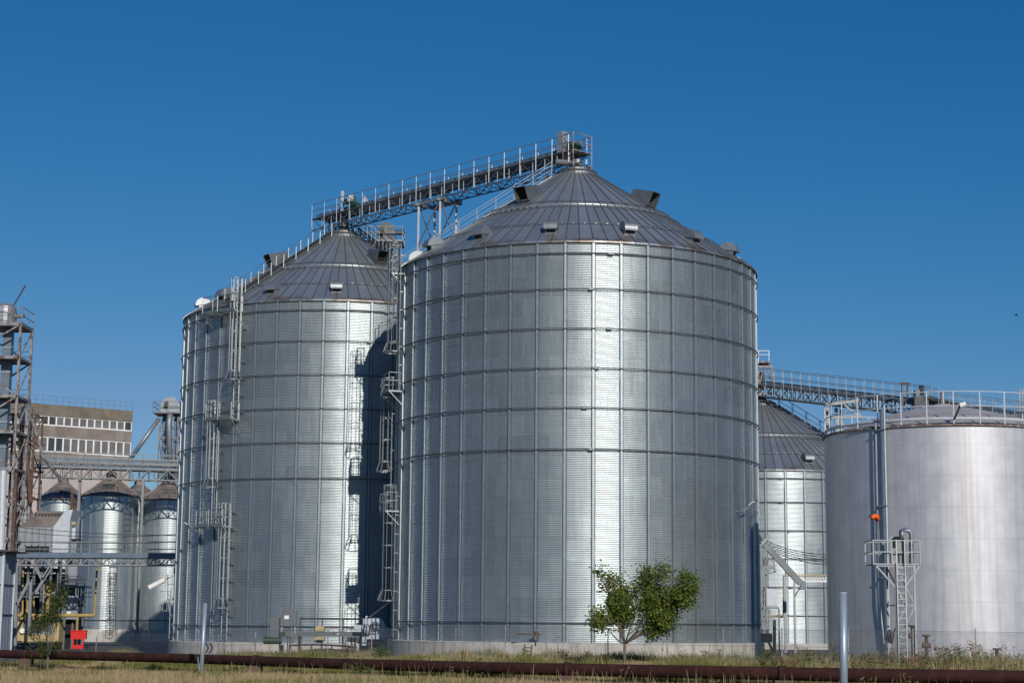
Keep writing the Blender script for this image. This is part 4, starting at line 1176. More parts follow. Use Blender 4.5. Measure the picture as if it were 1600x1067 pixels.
def fan():
    Y = 113.8; t = thing('aeration_fan', 'pale grey aeration blower with round housing and tapering duct at the silo gap', 'fan', (P(585,990,Y).x, Y, gz(-8,Y)))
    z = lambda y: P(585, y, Y).z; x = lambda q: P(q, 985, Y).x; g = gz(-8,Y)
    c = (x(586), z(979)); n = 24
    hb = MB(); rr = .62
    prof = [(c[0]+rr*math.cos(a), c[1]+rr*math.sin(a)) for a in np.linspace(0, PI, 13)] + [(c[0]-rr, z(998)), (c[0]+rr, z(998))]
    A_ = [(a, Y, b) for a, b in prof]; B_ = [(a, Y+.7, b) for a, b in prof]; hb.poly(A_[::-1]); hb.poly(B_)
    for i in range(len(prof)): j = (i+1) % len(prof); hb.quad(A_[i], A_[j], B_[j], B_[i])
    hs = hb.build('housing', M['fanpaint'], t)
    MB().tube([(c[0], Y-.12, c[1]+.05), (c[0], Y-.01, c[1]+.05)], .30, 18).build('inlet', M['grey2'], hs)
    MB().tube([(c[0], Y-.16, c[1]+.05), (c[0], Y-.13, c[1]+.05)], .18, 12).build('hub', M['blue'], hs)
    MB().box(x(567), x(577), Y-.1, Y+.4, z(975), z(966)).build('switch_box', M['fanpaint'], t)
    MB().tube([(x(572.5),Y-.1,z(963.5)), (x(572.5),Y+.1,z(963.5))], .07, 8).build('lamp', M['white'], t)
    MB().box(x(566), x(573), Y-.05, Y+.3, z(1008), z(976)).build('side_panel', M['fanpaint'], t)
    MB().tube([P(570,976,Y-.2), P(567,984,Y-.25), P(570,991,Y-.25), P(577,990,Y-.2), P(579,975,Y-.2)], .05, 6).build('hose', M['black'], t)
    MB().hexa([(x(596),Y,z(997)),(x(618),Y+.3,z(996)),(x(618),Y+.6,z(996)),(x(596),Y+.7,z(997)),(x(596),Y,z(972)),(x(618),Y+.3,z(988)),(x(618),Y+.6,z(988)),(x(596),Y+.7,z(972))]).build('duct', M['fanpaint'], t)
    MB().box(x(553), x(564), Y+.2, Y+.8, z(987), z(976)).build('filter_box', M['fanpaint'], t)
    for q in (549, 554, 577, 594): MB().bar((x(q), Y+.35, g), (x(q), Y+.35, z(996)), .1).build('leg', M['rust'], t)
    MB().box(x(541), x(566), Y+.3, Y+.9, z(1003), z(995)).build('base_frame', M['dark'], t)
    MB().tube([P(577,964,Y), P(612,938,Y-2)], .045, 6).build('tie_rod', M['galv'], t)
M['fanpaint'] = simple('fan_pale_blue', (.42,.48,.54), .45, .1, .1, 3.0)
fan()

# ------------------------------------------------------------------ smooth tank on the right
TD = 102.0; TAZ = 13.62; TR = .0640*TD
tc = Vector((TD*math.sin(R(TAZ)), TD*math.cos(R(TAZ)), 0))
ZT = P(1470, 661.5, tc.y-TR).z
tank = thing('storage_tank', 'big smooth silver storage tank with a railed flat top at the right edge', 'storage tank', (tc.x, tc.y, 0), rotz=R(-TAZ), local=True)
def tank_build():
    mb = MB(); n = 96; rows = 12
    for j in range(rows+1):
        for i in range(n): a = 360*i/n; mb.v.append(tuple(pol(TR, a, -.6+(ZT+.6)*j/rows)))
    for j in range(rows):
        for i in range(n): k = (i+1) % n; mb.f.append((j*n+i, j*n+k, (j+1)*n+k, (j+1)*n+i))
    mb.build('shell', M['tank'], tank, smooth=True)
    MB().lathe([(TR+.02, ZT-.10), (TR+.12, ZT-.10), (TR+.12, ZT), (TR-.3, ZT+.02)], 96, cap=False).build('rim', M['rimrust'], tank)
    zz = .98
    MB().lathe([(TR-.25, ZT+.0), (TR*.75, ZT+.65), (TR*.35, ZT+1.35), (.5, ZT+1.75), (0.4, ZT+1.8)], 64).build('dome_roof', M['tankroof'], tank, smooth=True)
    MB().tube([pol(0,0,ZT+1.7), pol(0,0,ZT+2.5)], .12, 8).build('vent_pipe', M['paintgal'], tank)
    rl = MB(); k = 30; rr = TR-.02
    for h in (1.7, .95): rl.tube([pol(rr, 360*i/90, ZT+h) for i in range(90)], .03, 6, closed=True)
    rl.tube([pol(rr-.05, 360*i/90, ZT+.28) for i in range(90)], .09, 6, closed=True)
    for i in range(k): a = 360*(i+.4)/k; rl.bar(pol(rr, a, ZT), pol(rr, a, ZT+1.72), .06)
    rl.build('railing', M['ltgrey'], tank)
    # down pipes
    a0 = -27.3
    MB().tube([pol(TR+.22,a0,.9), pol(TR+.22,a0,ZT+.9)], .16, 12).build('down_pipe', M['pipeblue'], tank)
    MB().tube([pol(TR+.36,a0+1.4,.9), pol(TR+.36,a0+1.4,ZT+1.1)], .045, 8).build('conduit', M['ltgrey'], tank)
    MB().tube([pol(TR+.25,a0-3.8,3.4), pol(TR+.25,a0-3.6,ZT+.2)], .05, 8).tube([pol(TR+.25,a0-3.8,3.4), pol(TR+.3,a0-1.5,1.1)], .05, 8).build('conduit', M['grey'], tank)
    for z in (ZT-4.2, ZT-.2, 4.5): MB().bar(pol(TR-.02,a0-2.3,z), pol(TR+.45,a0-2.3,z), .08).bar(pol(TR+.42,a0-2.3,z), pol(TR+.42,a0+2,z), .06).build('pipe_bracket', M['galv'], tank)
    # lamp at the rim
    l = MB().bar(pol(TR+.05,5.0,ZT+.25), pol(TR+.35,7.5,ZT+.95), .07).build('rim_lamp', M['dark'], tank)
    MB().tube([pol(TR+.32,7.2,ZT+.9), pol(TR+.32,9.8,ZT+1.0)], .13, 8).build('lamp_head', M['white'], l)
M['rimrust'] = simple('rusty_rim', (.17,.11,.09), .8, .2, .3, 1.5, (.35,.34,.33), .5, .6)
M['tankroof'] = simple('tank_roof_paint', (.42,.40,.38), .6, .3, .12, .8, (.22,.12,.07), .60, .75)
M['pipeblue'] = simple('pipe_blue_grey', (.22,.26,.32), .4, .4, .1, 1.0)
tank_build()

def tank_platform():
    Y = 87.0; g = 0; x = lambda q: P(q, 880, Y).x; z = lambda y: P(1400, y, Y).z
    t = thing('service_platform', 'raised railed steel platform on braced legs in front of the smooth tank', 'platform', (x(1402), Y, g))
    x0, x1, xm = x(1365), x(1438), x(1398); d = 2.0
    MB().box(x0, x1, Y, Y+d, z(882), z(880)).build('deck', M['paintgal'], t)
    r = MB()
    for (a, b) in (((x0,Y),(x1,Y)), ((x0,Y+d),(x1,Y+d)), ((x0,Y),(x0,Y+d)), ((x1,Y),(x1,Y+d))):
        for y in (844, 862): r.bar((*a, z(y)), (*b, z(y)), .05)
    for q in (x0, x(1394), x(1425), x1):
        for yy in (Y, Y+d): r.bar((q, yy, z(882)), (q, yy, z(843)), .06)
    r.build('railing', M['cage'], t)
    for q, yy in ((1399, 0), (1428, 0), (1399, d), (1428, d)):
        MB().bar((x(q), Y+yy, g-.2), (x(q), Y+yy, z(882)), .1).build('leg', M['paintgal'], t)
    b = MB()
    b.bar((x(1369),Y,z(884)), (x(1399),Y,z(918)), .08); b.bar((x(1436),Y,z(884)), (x(1414),Y,z(915)), .08)
    b.bar((x(1399),Y,z(918)), (x(1414),Y,z(948)), .06)
    for yy in (Y, Y+d):
        b.bar((x(1399),yy,z(884)), (x(1428),yy,z(945)), .06); b.bar((x(1428),yy,z(945)), (x(1399),yy,z(1005)), .06)
        b.bar((x(1399),yy,z(945)), (x(1428),yy,z(945)), .06)
    b.bar((x(1399),Y,z(945)), (x(1399),Y+d,z(945)), .06); b.bar((x(1369),Y,z(884)), (x(1428),Y,z(884)), .06)
    b.build('brace', M['paintgal'], t)
    l = MB()
    for q in (1400, 1413): l.bar((x(q), Y-.15, g), (x(q), Y-.15, z(843)), .05)
    zz = g+.3
    while zz < z(883): l.bar((x(1400), Y-.15, zz), (x(1413), Y-.15, zz), .03); zz += .3
    l.build('ladder', M['galv'], t)
    p = MB(); p.tube([P(1424,883,Y+.5), P(1424,835,Y+.5), P(1421,829,Y+.5), P(1412,827,Y+.5), P(1408,829,Y+.5), P(1408,842,Y+.5)], .11, 10)
    p.build('loading_pipe', M['paintgal'], t, smooth=True)
    MB().box(x(1413), x(1421), Y+.4, Y+.7, z(827), z(825)).build('valve_handle', M['bluehandle'], t)
    MB().box(x(1399), x(1424), Y+1.2, Y+1.25, z(880), z(836)).build('screen_panel', M['galv_d'], t)
    h = MB().tube([P(1385,1000,Y-.5), P(1392,985,Y-.5), P(1394,990,Y-.6), P(1390,1004,Y-.6)], .13, 8)
    h.build('hose', M['dark'], t, smooth=True)
M['bluehandle'] = simple('blue_paint', (.02,.10,.35), .5)
tank_platform()
def windsock():
    Y = 88.5; b = P(1373, 870, Y); t = thing('windsock', 'small orange windsock on a thin leaning pole above the tank platform', 'windsock', (b.x, Y, 0))
    MB().tube([(P(1373,870,Y).x, Y, 0), P(1373,830,Y), P(1371,813,Y)], .04, 6).build('pole', M['galv'], t)
    mb = MB(); pts = [P(1371,811,Y), P(1369,806,Y-.1), P(1366,806,Y-.2), P(1362,809,Y-.3)]
    mb.tube(pts, .15, 10, r2=.10); mb.build('sock', M['orange'], t, smooth=True)
windsock()
def valves():
    for k, (px, lab) in enumerate(((1448, 'rusty valve standpipe in the weeds right of the tank platform'), (1427, 'brown capped pipe stub close to the platform leg'), (1558, 'rusty handwheel valve low in the weeds at the right edge'))):
        Y = 87.2; b = P(px, 1020, Y); top_z = P(px, (993, 978, 1014)[k], Y).z
        t = thing('valve_standpipe', lab, 'valve', (b.x, Y, 0))
        MB().tube([(b.x,Y,-.1),(b.x,Y,top_z)], .09, 10).build('pipe', M['rust'], t)
        MB().tube([(b.x,Y,top_z-.02),(b.x,Y,top_z+.06)], .2, 14).build('handwheel', M['rust'], t)
        MB().tube([(b.x-.2,Y,top_z-.45),(b.x+.2,Y,top_z-.45)], .13, 10).build('valve_body', M['rust'], t)
valves()

# ------------------------------------------------------------------ far conveyor on the right
fA = P(1176, 618, 159); fB = P(1462, 652, 150)
fc = gantry('conveyor_gantry', 'far trussed conveyor sloping down to the right behind the smooth tank', 'conveyor', fA, fB, h=1.0, w=1.6, bays=22, posts=20, casing=.4, cw=.12, mat='galv_d', railmat='galv_d', rail=1.5)
fc2 = gantry('conveyor_gantry', 'second lower conveyor beginning above the tank roof and leaving the frame at right', 'conveyor', P(1437, 650, 150), P(1640, 676, 146), h=.9, w=1.6, bays=16, posts=12, casing=.4, cw=.12, mat='galv_d', railmat='galv_d', rail=1.3)
def far_head():
    Y = 158; t = thing('conveyor_head_frame', 'small rust-stained frame with railed platform on top of the far silo peak', 'steel frame', (P(1197,600,Y).x, Y, 20))
    f = MB()
    for dy in (0, 2.2):
        f.bar(P(1184,571,Y+dy), P(1187,616,Y+dy), .16); f.bar(P(1205,573,Y+dy), P(1210,616,Y+dy), .16)
        f.bar(P(1184,573,Y+dy), P(1208,573,Y+dy), .2); f.bar(P(1184,616,Y+dy), P(1210,614,Y+dy), .2)
        f.bar(P(1192,573,Y+dy), P(1186,610,Y+dy), .1); f.bar(P(1198,573,Y+dy), P(1210,614,Y+dy), .1)
    f.bar(P(1184,568,Y+1), P(1202,568,Y+1), 2.2, .15)
    f.build('frame', M['rustgrey'], t)
    r = MB()
    for dy in (0, 2.0):
        for y in (548, 554): r.bar(P(1183,y,Y+dy), P(1202,y,Y+dy), .06)
        for x_ in (1185, 1201.5): r.bar(P(x_,548,Y+dy), P(x_,568,Y+dy), .07)
    r.build('railing', M['ltgrey'], t)
    MB().box(P(1186,590,Y).x, P(1196,590,Y).x, Y+.4, Y+1.6, P(1190,606,Y).z, P(1190,580,Y).z).build('drive_box', M['dark'], t)
far_head()
def far_trestle():
    Y = 153; t = thing('conveyor_trestle', 'steel trestle under the far conveyor just left of the smooth tank top', 'trestle', (P(1315,680,Y).x, Y, 0))
    for q in (1297, 1311, 1319): 
        p = P(q, 634, Y); MB().bar((p.x, Y + (q % 2)*1.4, 0), (p.x, Y + (q % 2)*1.4, p.z), .24).build('leg', M['galv_d'], t)
    b = MB(); b.bar(P(1290,632,Y), P(1345,626,Y), .25); b.bar(P(1297,652,Y), P(1350,652,Y), .18); b.bar(P(1319,632,Y), P(1345,655,Y), .16); b.bar(P(1345,655,Y), P(1335,628,Y), .16)
    b.build('bracing', M['galv_d'], t)
far_trestle()
def drive_stack():
    Y = 149; t = thing('conveyor_drive', 'dark drive motors stacked where two far conveyors meet above the tank', 'machine', (P(1438,650,Y).x, Y, 14))
    z = lambda y: P(1438,y,Y).z; x = lambda q: P(q,630,Y).x
    MB().box(x(1429), x(1447), Y, Y+1.2, z(634), z(620)).build('gearbox', M['dark'], t)
    MB().tube([P(1440,617,Y+.4), P(1440,602,Y+.4)], .22, 8).build('motor', M['dark'], t)
    MB().box(x(1431), x(1438), Y, Y+.8, z(620), z(609)).build('motor', M['grey2'], t)
    MB().bar(P(1443,634,Y), P(1443,652,Y), .2).build('post', M['ltgrey'], t)
    MB().tube([P(1448,622,Y), P(1500,634,Y-.5), P(1600,648,Y-2)], .22, 8).build('cable_trunk', M['dark'], t)
    f = MB()
    for q in (1409, 1418): f.bar(P(q,598,Y), P(q,622,Y), .12)
    f.bar(P(1407,599,Y), P(1422,599,Y), .15); f.build('gallows_frame', M['rust'], t)
drive_stack()
def side_tower():
    Y = 149; t = thing('short_mast', 'thin lattice mast above the conveyor at the far right', 'mast', (P(1595,640,Y).x, Y, 13))
    f = MB()
    for q in (1593, 1598): f.bar(P(q,607,Y), P(q,668,Y), .08)
    for i in range(12): f.bar(P(1593,610+i*5,Y), P(1598,612+i*5,Y), .05)
    f.build('mast', M['galv_d'], t)
side_tower()

# ------------------------------------------------------------------ equipment in the gap right of the near silo
def gap_gear():
    Y = 128; t = thing('discharge_conveyor', 'slanting grey discharge duct with green hopper at the right side of the nearest silo', 'chute', (P(1225,880,Y).x, Y, 0))
    MB().hexa([P(1183,851,Y), P(1194,846,Y), P(1194,846,Y+.9), P(1183,851,Y+.9), P(1183,830,Y), P(1186,832,Y), P(1186,832,Y+.9), P(1183,830,Y+.9)]).build('hopper', M['green'], t)
    MB().bar(P(1195,850,Y), P(1251,911,Y), .42, .42).build('duct', M['midgrey'], t)
    MB().bar(P(1254,907,Y), P(1254,921,Y), .36, .36).build('nozzle', M['midgrey'], t)
    MB().bar(P(1190,849,Y-.1), P(1203,837,Y-.1), .22).build('brace', M['grey'], t)
    MB().bar(P(1249,919,Y), P(1242,931,Y), .08).build('chain', M['dark'], t)
    cb = MB()
    for k in range(5):
        A_ = P(1198, 845+k*3.0, Y+.2+k*.1); B_ = P(1296, 866+k*4.0, Y+4)
        cb.tube([A_.lerp(B_, i/8)-Vector((0,0,.25*4*(i/8)*(1-i/8))) for i in range(9)], .03, 5)
    cb.build('cable', M['dark'], t)
    Y2 = 127; f = thing('steel_stair_frame', 'grey steel frame with control box and ladder rails beside the nearest silo', 'steel frame', (P(1200,950,Y2).x, Y2, 0))
    m = MB()
    for a, b, w in (((1189,860),(1191,1000),.14), ((1196,850),(1198,1000),.10), ((1208,868),(1211,895),.10), ((1190,872),(1211,872),.1), ((1190,886),(1211,886),.22), ((1190,900),(1211,893),.1), ((1190,950),(1217,949),.14), ((1217,950),(1218,1028),.1), ((1203,952),(1198,1000),.08)):
        m.bar(P(a[0],a[1],Y2), P(b[0],b[1],Y2), w)
    for i in range(12): m.bar(P(1189.5,905+i*8,Y2), P(1197,905+i*8,Y2), .05)
    m.build('frame', M['galv_d'], f)
    MB().box(P(1194,930,Y2).x, P(1214,930,Y2).x, Y2+.1, Y2+.7, P(1200,946,Y2).z, P(1200,919,Y2).z).build('control_box', M['ltgrey'], f)
    MB().box(P(1193,880,Y2).x, P(1200,880,Y2).x, Y2-.1, Y2+.3, P(1196,884,Y2).z, P(1196,874,Y2).z).build('lamp_box', M['grey2'], f)
    MB().tube([P(1187,996,Y2-.3), P(1206,996,Y2-.3)], .32, 12).build('motor', M['dark'], f)
    MB().bar(P(1200,1000,Y2-.3), P(1212,1028,Y2-.3), .16).build('strut', M['dark'], f)
    MB().bar(P(1210,968,Y2-.4), P(1210,1025,Y2-.4), .2).build('dark_post', M['dark'], f)
    Y3 = 131; q = thing('yellow_pipe_frame', 'pale yellow pipe frame on two tall grey poles in front of the far silo', 'pipe', (P(1250,950,Y3).x, Y3, 0))
    MB().tube([P(1195,962,Y3), P(1224,962,Y3), P(1224,899,Y3), P(1300,899,Y3)], .07, 6).build('pipe', M['cream'], q)
    s = MB().bar(P(1233,908,Y3), P(1300,908,Y3), .1)
    for i in range(14): a = 1233+i*5; s.bar(P(a,908,Y3), P(a+2.5,900,Y3), .05); s.bar(P(a+2.5,900,Y3), P(a+5,908,Y3), .05)
    s.build('truss', M['white'], q)
    for x_, y0 in ((1226, 900), (1241, 908)):
        p = P(x_, y0, Y3); MB().bar((p.x, Y3, 0), (p.x, Y3, p.z), .2 if x_ == 1226 else .15).build('pole', M['paintgal'], q)
    # cable tray on the near silo wall side
gap_gear()

# ------------------------------------------------------------------ rusty pipeline
ppts = [(-45, 141, -.7), (-34, 121, -.62), (-19.6, 108, -.30), (-10, 96, -.12), (-.56, 84.5, -.02), (8, 79, .04), (20.5, 72.5, .06), (30, 69, .06)]
def pipe_at(px):
    pass
keys = [(-140, 1017.5, 127), (0, 1021, 122.5), (285, 1028, 107), (530, 1036.5, 94), (790, 1043.5, 84), (1100, 1049.5, 77), (1350, 1054.5, 73), (1600, 1058, 70), (1750, 1060, 68)]
PK = [P(*k) for k in keys]
def pipeline():
    t = thing('rusty_pipeline', 'thick rusty brown pipeline running low across the whole foreground', 'pipeline', (PK[4].x, PK[4].y, gz(PK[4].x, PK[4].y)))
    pts = []
    for a, b in zip(PK[:-1], PK[1:]):
        for i in range(6): pts.append(a.lerp(b, i/6))
    pts.append(PK[-1])
    sm = [pts[0]] + [(pts[i-1]+pts[i]*2+pts[i+1])/4 for i in range(1, len(pts)-1)] + [pts[-1]]
    mb = MB(); mb.tube(sm, .275, 20); mb.build('pipe', M['pipe'], t, smooth=True)
    for px, py, Y in ((400, 1032, 100.5), (888, 1046, 81.5), (60, 1022, 121), (1210, 1052, 75.6)):
        p = P(px, py, Y)
        # interpolate the actual line
        best = min(sm, key=lambda q: abs(q.x-p.x))
        g = gz(best.x, best.y)
        s = MB().box(best.x-.35, best.x+.35, best.y-.45, best.y+.45, g-1.0, best.z-.26).build('pipe_support', M['rust'], t)
        MB().tube([best-Vector((.16,0,0)), best+Vector((.16,0,0))], .33, 20).build('clamp', M['pipe'], t)
    w_ = MB()
    for i in range(3, len(sm)-2, 4): w_.tube([sm[i]-(sm[i+1]-sm[i]).normalized()*.03, sm[i]+(sm[i+1]-sm[i]).normalized()*.03], .29, 20)
    w_.build('weld_collar', M['pipe'], t)
    return sm
PLINE = pipeline()

# ------------------------------------------------------------------ posts and stakes in the foreground
def post(label, top, bot, Y, r, cap=True, name='steel_post', mat='postblue'):
    a = P(*top, Y); b = P(*bot, Y); d = (a-b).normalized(); b2 = b - d*1.0
    t = thing(name, label, 'post', b)
    MB().tube([b2, a], r, 20).build('shaft', M[mat], t, smooth=True)
    if cap: MB().tube([a-d*.001, a+d*.02], r*1.04, 20).build('cap', M['ltgrey'], t)
post('thick blue-grey steel post standing upright in front of the pipeline near the tank', (1317, 926), (1318.5, 1080), 52, .115)
post('thin leaning pale steel post in the dry grass at left', (320.5, 943), (314.5, 1052), 101, .115)
post('short thin stake just left of the leaning pale post', (309, 1026), (312, 1049), 101, .04, False, 'stake', 'paintgal')

# ------------------------------------------------------------------ chain-link fence
def fence():
    fk = [(150, 1017, 125.5), (285, 1020, 116), (341, 1021, 113.5), (398, 1022, 111), (455, 1023, 109), (512, 1024, 107), (580, 1025, 104.5), (645, 1027, 102.3), (712, 1029, 99.5), (789, 1031, 97.6), (872, 1032, 95.3), (950, 1033, 93.2), (1043, 1034, 91), (1130, 1035, 89.2), (1222, 1036, 87.6), (1326, 1037, 85.8), (1427, 1038, 84.2), (1526, 1039, 82.8), (1632, 1040, 81.4)]
    pts = []
    for px, py, Y in fk:
        q = P(px, py, Y); pts.append(Vector((q.x, q.y, gz(q.x, q.y))))
    t = thing('chain_link_fence', 'thin wire mesh fence on slim posts running in front of the silos and tank', 'fence', pts[9])
    H = [1.55, 1.9, 1.7, 1.75, 1.75, 2.0, 1.8, 1.8, 1.8, 1.9, 1.95, 1.8, 1.95, 1.85, 1.9, 1.95, 1.95, 1.95, 1.95]
    for i, p in enumerate(pts):
        mb = MB().bar(p-Vector((0,0,.2)), p+Vector((random.uniform(-.03,.03),0,H[i])), .055); mb.build('post', M['rustgrey'] if i % 3 == 0 else M['galv_d'], t)
    wv = []; wf = []
    for a, b in zip(pts[:-1], pts[1:]):
        L = (b-a).length; d = (b-a).normalized(); h = 1.75; up = Vector((0,0,1)); s = .085; nrm = d.cross(up)*.0022
        k = -int(h/s)
        while k*s < L:
            for sg in (1, -1):
                x0 = k*s; z0, z1 = 0, h
                if sg == 1: e = [(x0, 0), (x0+h, h)]
                else: e = [(x0, h), (x0+h, 0)]
                # clip to [0, L]
                (xa, za), (xb, zb) = e
                if xa < 0: f = -xa/(xb-xa); za = za+(zb-za)*f; xa = 0
                if xb > L: f = (L-xa)/(xb-xa); zb = za+(zb-za)*f; xb = L
                if xb-xa < .02: continue
                p = a+d*xa+up*(za+.05); q = a+d*xb+up*(zb+.05); v = Vector((-(zb-za), 0, 0)); w2 = (q-p).cross(nrm.normalized()).normalized()*.0036
                n = len(wv); wv += [p-w2, p+w2, q+w2, q-w2]; wf.append((n, n+1, n+2, n+3))
            k += 1
    V = np.array([tuple(v) for v in wv]) - np.array(t.location)
    np_mesh('wire_mesh', V, np.array(wf), M['paintgal'], t)
    w3 = MB()
    for a, b in zip(pts[:-1], pts[1:]):
        for z in (1.8, 1.0): w3.bar(a+Vector((0,0,z)), b+Vector((0,0,z)), .012)
    w3.build('line_wire', M['galv_d'], t)
fence()

def soil():
    Y = 115.6; c = P(512, 1012, Y); rng = np.random.default_rng(5); nx, ny = 40, 12
    V = []
    for j in range(ny+1):
        for i in range(nx+1):
            u = i/nx*2-1; v = j/ny*2-1; rr = max(0, 1-u*u*.9-v*v*.9)
            x = c.x+u*2.6; y = Y+v*1.0; V.append((u*2.6, v*1.0, (.62*rr**.7 + .05*rng.random() if rr > .05 else -.15)))
    F = np.array([(j*(nx+1)+i, j*(nx+1)+i+1, (j+1)*(nx+1)+i+1, (j+1)*(nx+1)+i) for j in range(ny) for i in range(nx)])
    o = np_mesh('soil_heap', np.array(V), F, M['soil'], smooth=True); o.location = (c.x, Y, gz(c.x, Y)-.05)
    tag(o, 'low heap of dark earth under the ground conveyor by the left silo', 'soil heap')
M['soil'] = simple('dark_soil', (.075,.06,.045), .95, 0, .4, 4.0, bump=.4)
soil()
def rust_pipes():
    Y = 160
    for k, (x, y0, y1, lab) in enumerate(((113, 772, 850, 'rusty vertical pipe between the dryer and the front small silo'), (117, 778, 846, 'second thinner rusty pipe right beside the dryer gable'))):
        a, b = P(x, y0, Y), P(x+1, y1, Y); t = thing('rusty_riser', lab, 'pipe', (a.x, Y, gz(a.x, Y)))
        MB().tube([a, Vector((b.x, Y, gz(a.x, Y)))], .15-.05*k, 8).build('pipe', M['rust'], t)
        for f in (.1, .3, .5): p = a.lerp(b, f); MB().tube([p-Vector((0,0,.06)), p+Vector((0,0,.06))], .26-.05*k, 10).build('flange', M['rust'], t)
rust_pipes()
# small things on the near silo base
def small_ladder():
    Y = 100.2; t = thing('small_ladder', 'short rusty brown ladder leaning on the concrete base of the nearest silo', 'ladder', P(825, 1027, Y))
    m = MB(); a, b, c, d = P(817,1026,Y-.4), P(820,1007,Y+.4), P(829,1026,Y-.4), P(831,1008,Y+.4)
    m.bar(a, b, .07); m.bar(c, d, .07); m.build('rails', M['rust'], t)
    m = MB()
    for f in (.2, .5, .8): m.bar(a.lerp(b, f), c.lerp(d, f), .06)
    m.build('rungs', M['rust'], t)
small_ladder()
def rail_piece():
    Y = 101.0; t = thing('wall_rail', 'horizontal rusty inspection arm on the wall above the concrete base', 'bracket', P(827, 991, Y))
    MB().bar(P(807,990,Y), P(845,991,Y), .10).build('arm', M['rust'], t)
    MB().tube([P(838,986,Y), P(838,993,Y)], .13, 8).bar(P(841,991,Y), P(841,1002,Y), .07).build('winch', M['rust'], t)
rail_piece()

# ------------------------------------------------------------------ vegetation
def tree(name, label, base, H, blobs, nleaf, leafs, cols, trunk_r, seed, trunk_top=None, group=None):
    rng = random.Random(seed); b = Vector(base)
    t = thing(name, label, 'tree', b, group)
    mb = MB(); fork = b + Vector((.04,0,H*.22))
    mb.tube([b-Vector((0,0,.2)), b+Vector((.03,0,H*.12)), fork], trunk_r, 10, r2=trunk_r*.75)
    for c, r in blobs:
        c = b + Vector(c); pts = [fork]
        for i in range(1, 6):
            f = i/5; p = fork.lerp(c, f) + Vector((rng.uniform(-1,1), rng.uniform(-1,1), rng.uniform(-.4,.8)))*.06*H*math.sin(f*PI)*.6
            pts.append(p)
        mb.tube(pts, trunk_r*.42, 7, r2=trunk_r*.08)
        for j in range(7):
            e = c + Vector((rng.gauss(0,1), rng.gauss(0,1), rng.gauss(0,.8)))*r*.55; s = pts[rng.choice((2,3,4))]
            mb.tube([s, s.lerp(e,.5)+Vector((0,0,.05)), e], trunk_r*.18, 5, r2=trunk_r*.05)
    mb.build('trunk', M['bark'], t, smooth=True)
    # crown: leaf clusters; each cluster is a twig with several leaves
    V = []; F = []; C = []
    tot = sum(r**2.2 for _, r in blobs)
    for c, r in blobs:
        c = b + Vector(c); k = int(nleaf*r**2.2/tot/9)
        subs = [(c+Vector((rng.gauss(0,1), rng.gauss(0,1)*1.0, rng.gauss(0,.85)))*r*.40, r*rng.uniform(.18,.42)) for _ in range(9)]
        for _ in range(k):
            sc_, sr = rng.choice(subs)
            dv = Vector((rng.gauss(0,1), rng.gauss(0,1), rng.gauss(0,1))); dv.normalize()
            p0 = sc_ + dv*sr*rng.uniform(.35,1.0)**.6
            tw = (dv + Vector((rng.uniform(-.6,.6), rng.uniform(-.6,.6), rng.uniform(-.5,.2)))).normalized()
            base_c = rng.choice(cols); br = rng.uniform(.75,1.25)
            for m in range(9):
                q = p0 + tw*(m*.03*H/4) + Vector((rng.gauss(0,1), rng.gauss(0,1), rng.gauss(0,1)))*leafs*.8
                ax = (tw*.5 + Vector((rng.gauss(0,1), rng.gauss(0,1), rng.gauss(-.4,.7)))).normalized()
                n = ax.cross(Vector((rng.gauss(0,1), rng.gauss(0,1), rng.gauss(.6,1)))).normalized()
                L = leafs*rng.uniform(.7,1.3); W = L*.38
                nn = len(V); V += [q, q+ax*L*.5+n*W*.5, q+ax*L, q+ax*L*.5-n*W*.5]; F.append((nn, nn+1, nn+2, nn+3))
                cc = [x*br*rng.uniform(.85,1.15) for x in base_c]; C += [cc]*4
    V = np.array([tuple(v) for v in V]) - np.array(b)
    np_mesh('crown', V, np.array(F), M['leaf'], t, col=np.array(C))
    return t
Yt = 88.0
tb = P(975, 1027, Yt); tb.z = gz(tb.x, Yt)
def tp(px, py): q = P(px, py, Yt); return (q.x-tb.x, random.uniform(-.5,.5), q.z)
blobs = [(tp(955,905), .45), (tp(963,935), .8), (tp(945,960), .55), (tp(978,952), .6), (tp(1010,912), .55), (tp(1018,945), .8), (tp(1045,925), .95), (tp(1072,905), .5), (tp(1070,935), .6), (tp(1035,965), .8), (tp(1022,980), .45), (tp(1042,975), .3), (tp(1010,893), .35), (tp(938,892), .22), (tp(975,965), .6), (tp(936,972), .3), (tp(1078,922), .35)]
tree('walnut_tree', 'small leafy green tree in front of the nearest silo by the fence', tb, 4.8, blobs, 15500, .185, [(.10,.165,.022), (.14,.20,.03), (.07,.11,.02), (.18,.19,.045)], .09, 3)
Yw = 112.0; wb = P(74, 1030, Yw); wb.z = gz(wb.x, Yw)
def wp(px, py): q = P(px, py, Yw); return (q.x-wb.x, random.uniform(-.4,.4), q.z-wb.z)
tree('young_tree', 'thin wispy young tree in front of the booth and cream skid', wb, 4.6, [(wp(85,915), .32), (wp(88,940), .55), (wp(78,960), .55), (wp(95,930), .4), (wp(70,975), .5), (wp(55,980), .4), (wp(90,965), .4), (wp(45,990), .3), (wp(66,1015), .45), (wp(90,1005), .35)], 6000, .12, [(.075,.10,.025), (.10,.11,.035), (.055,.08,.02)], .07, 5)

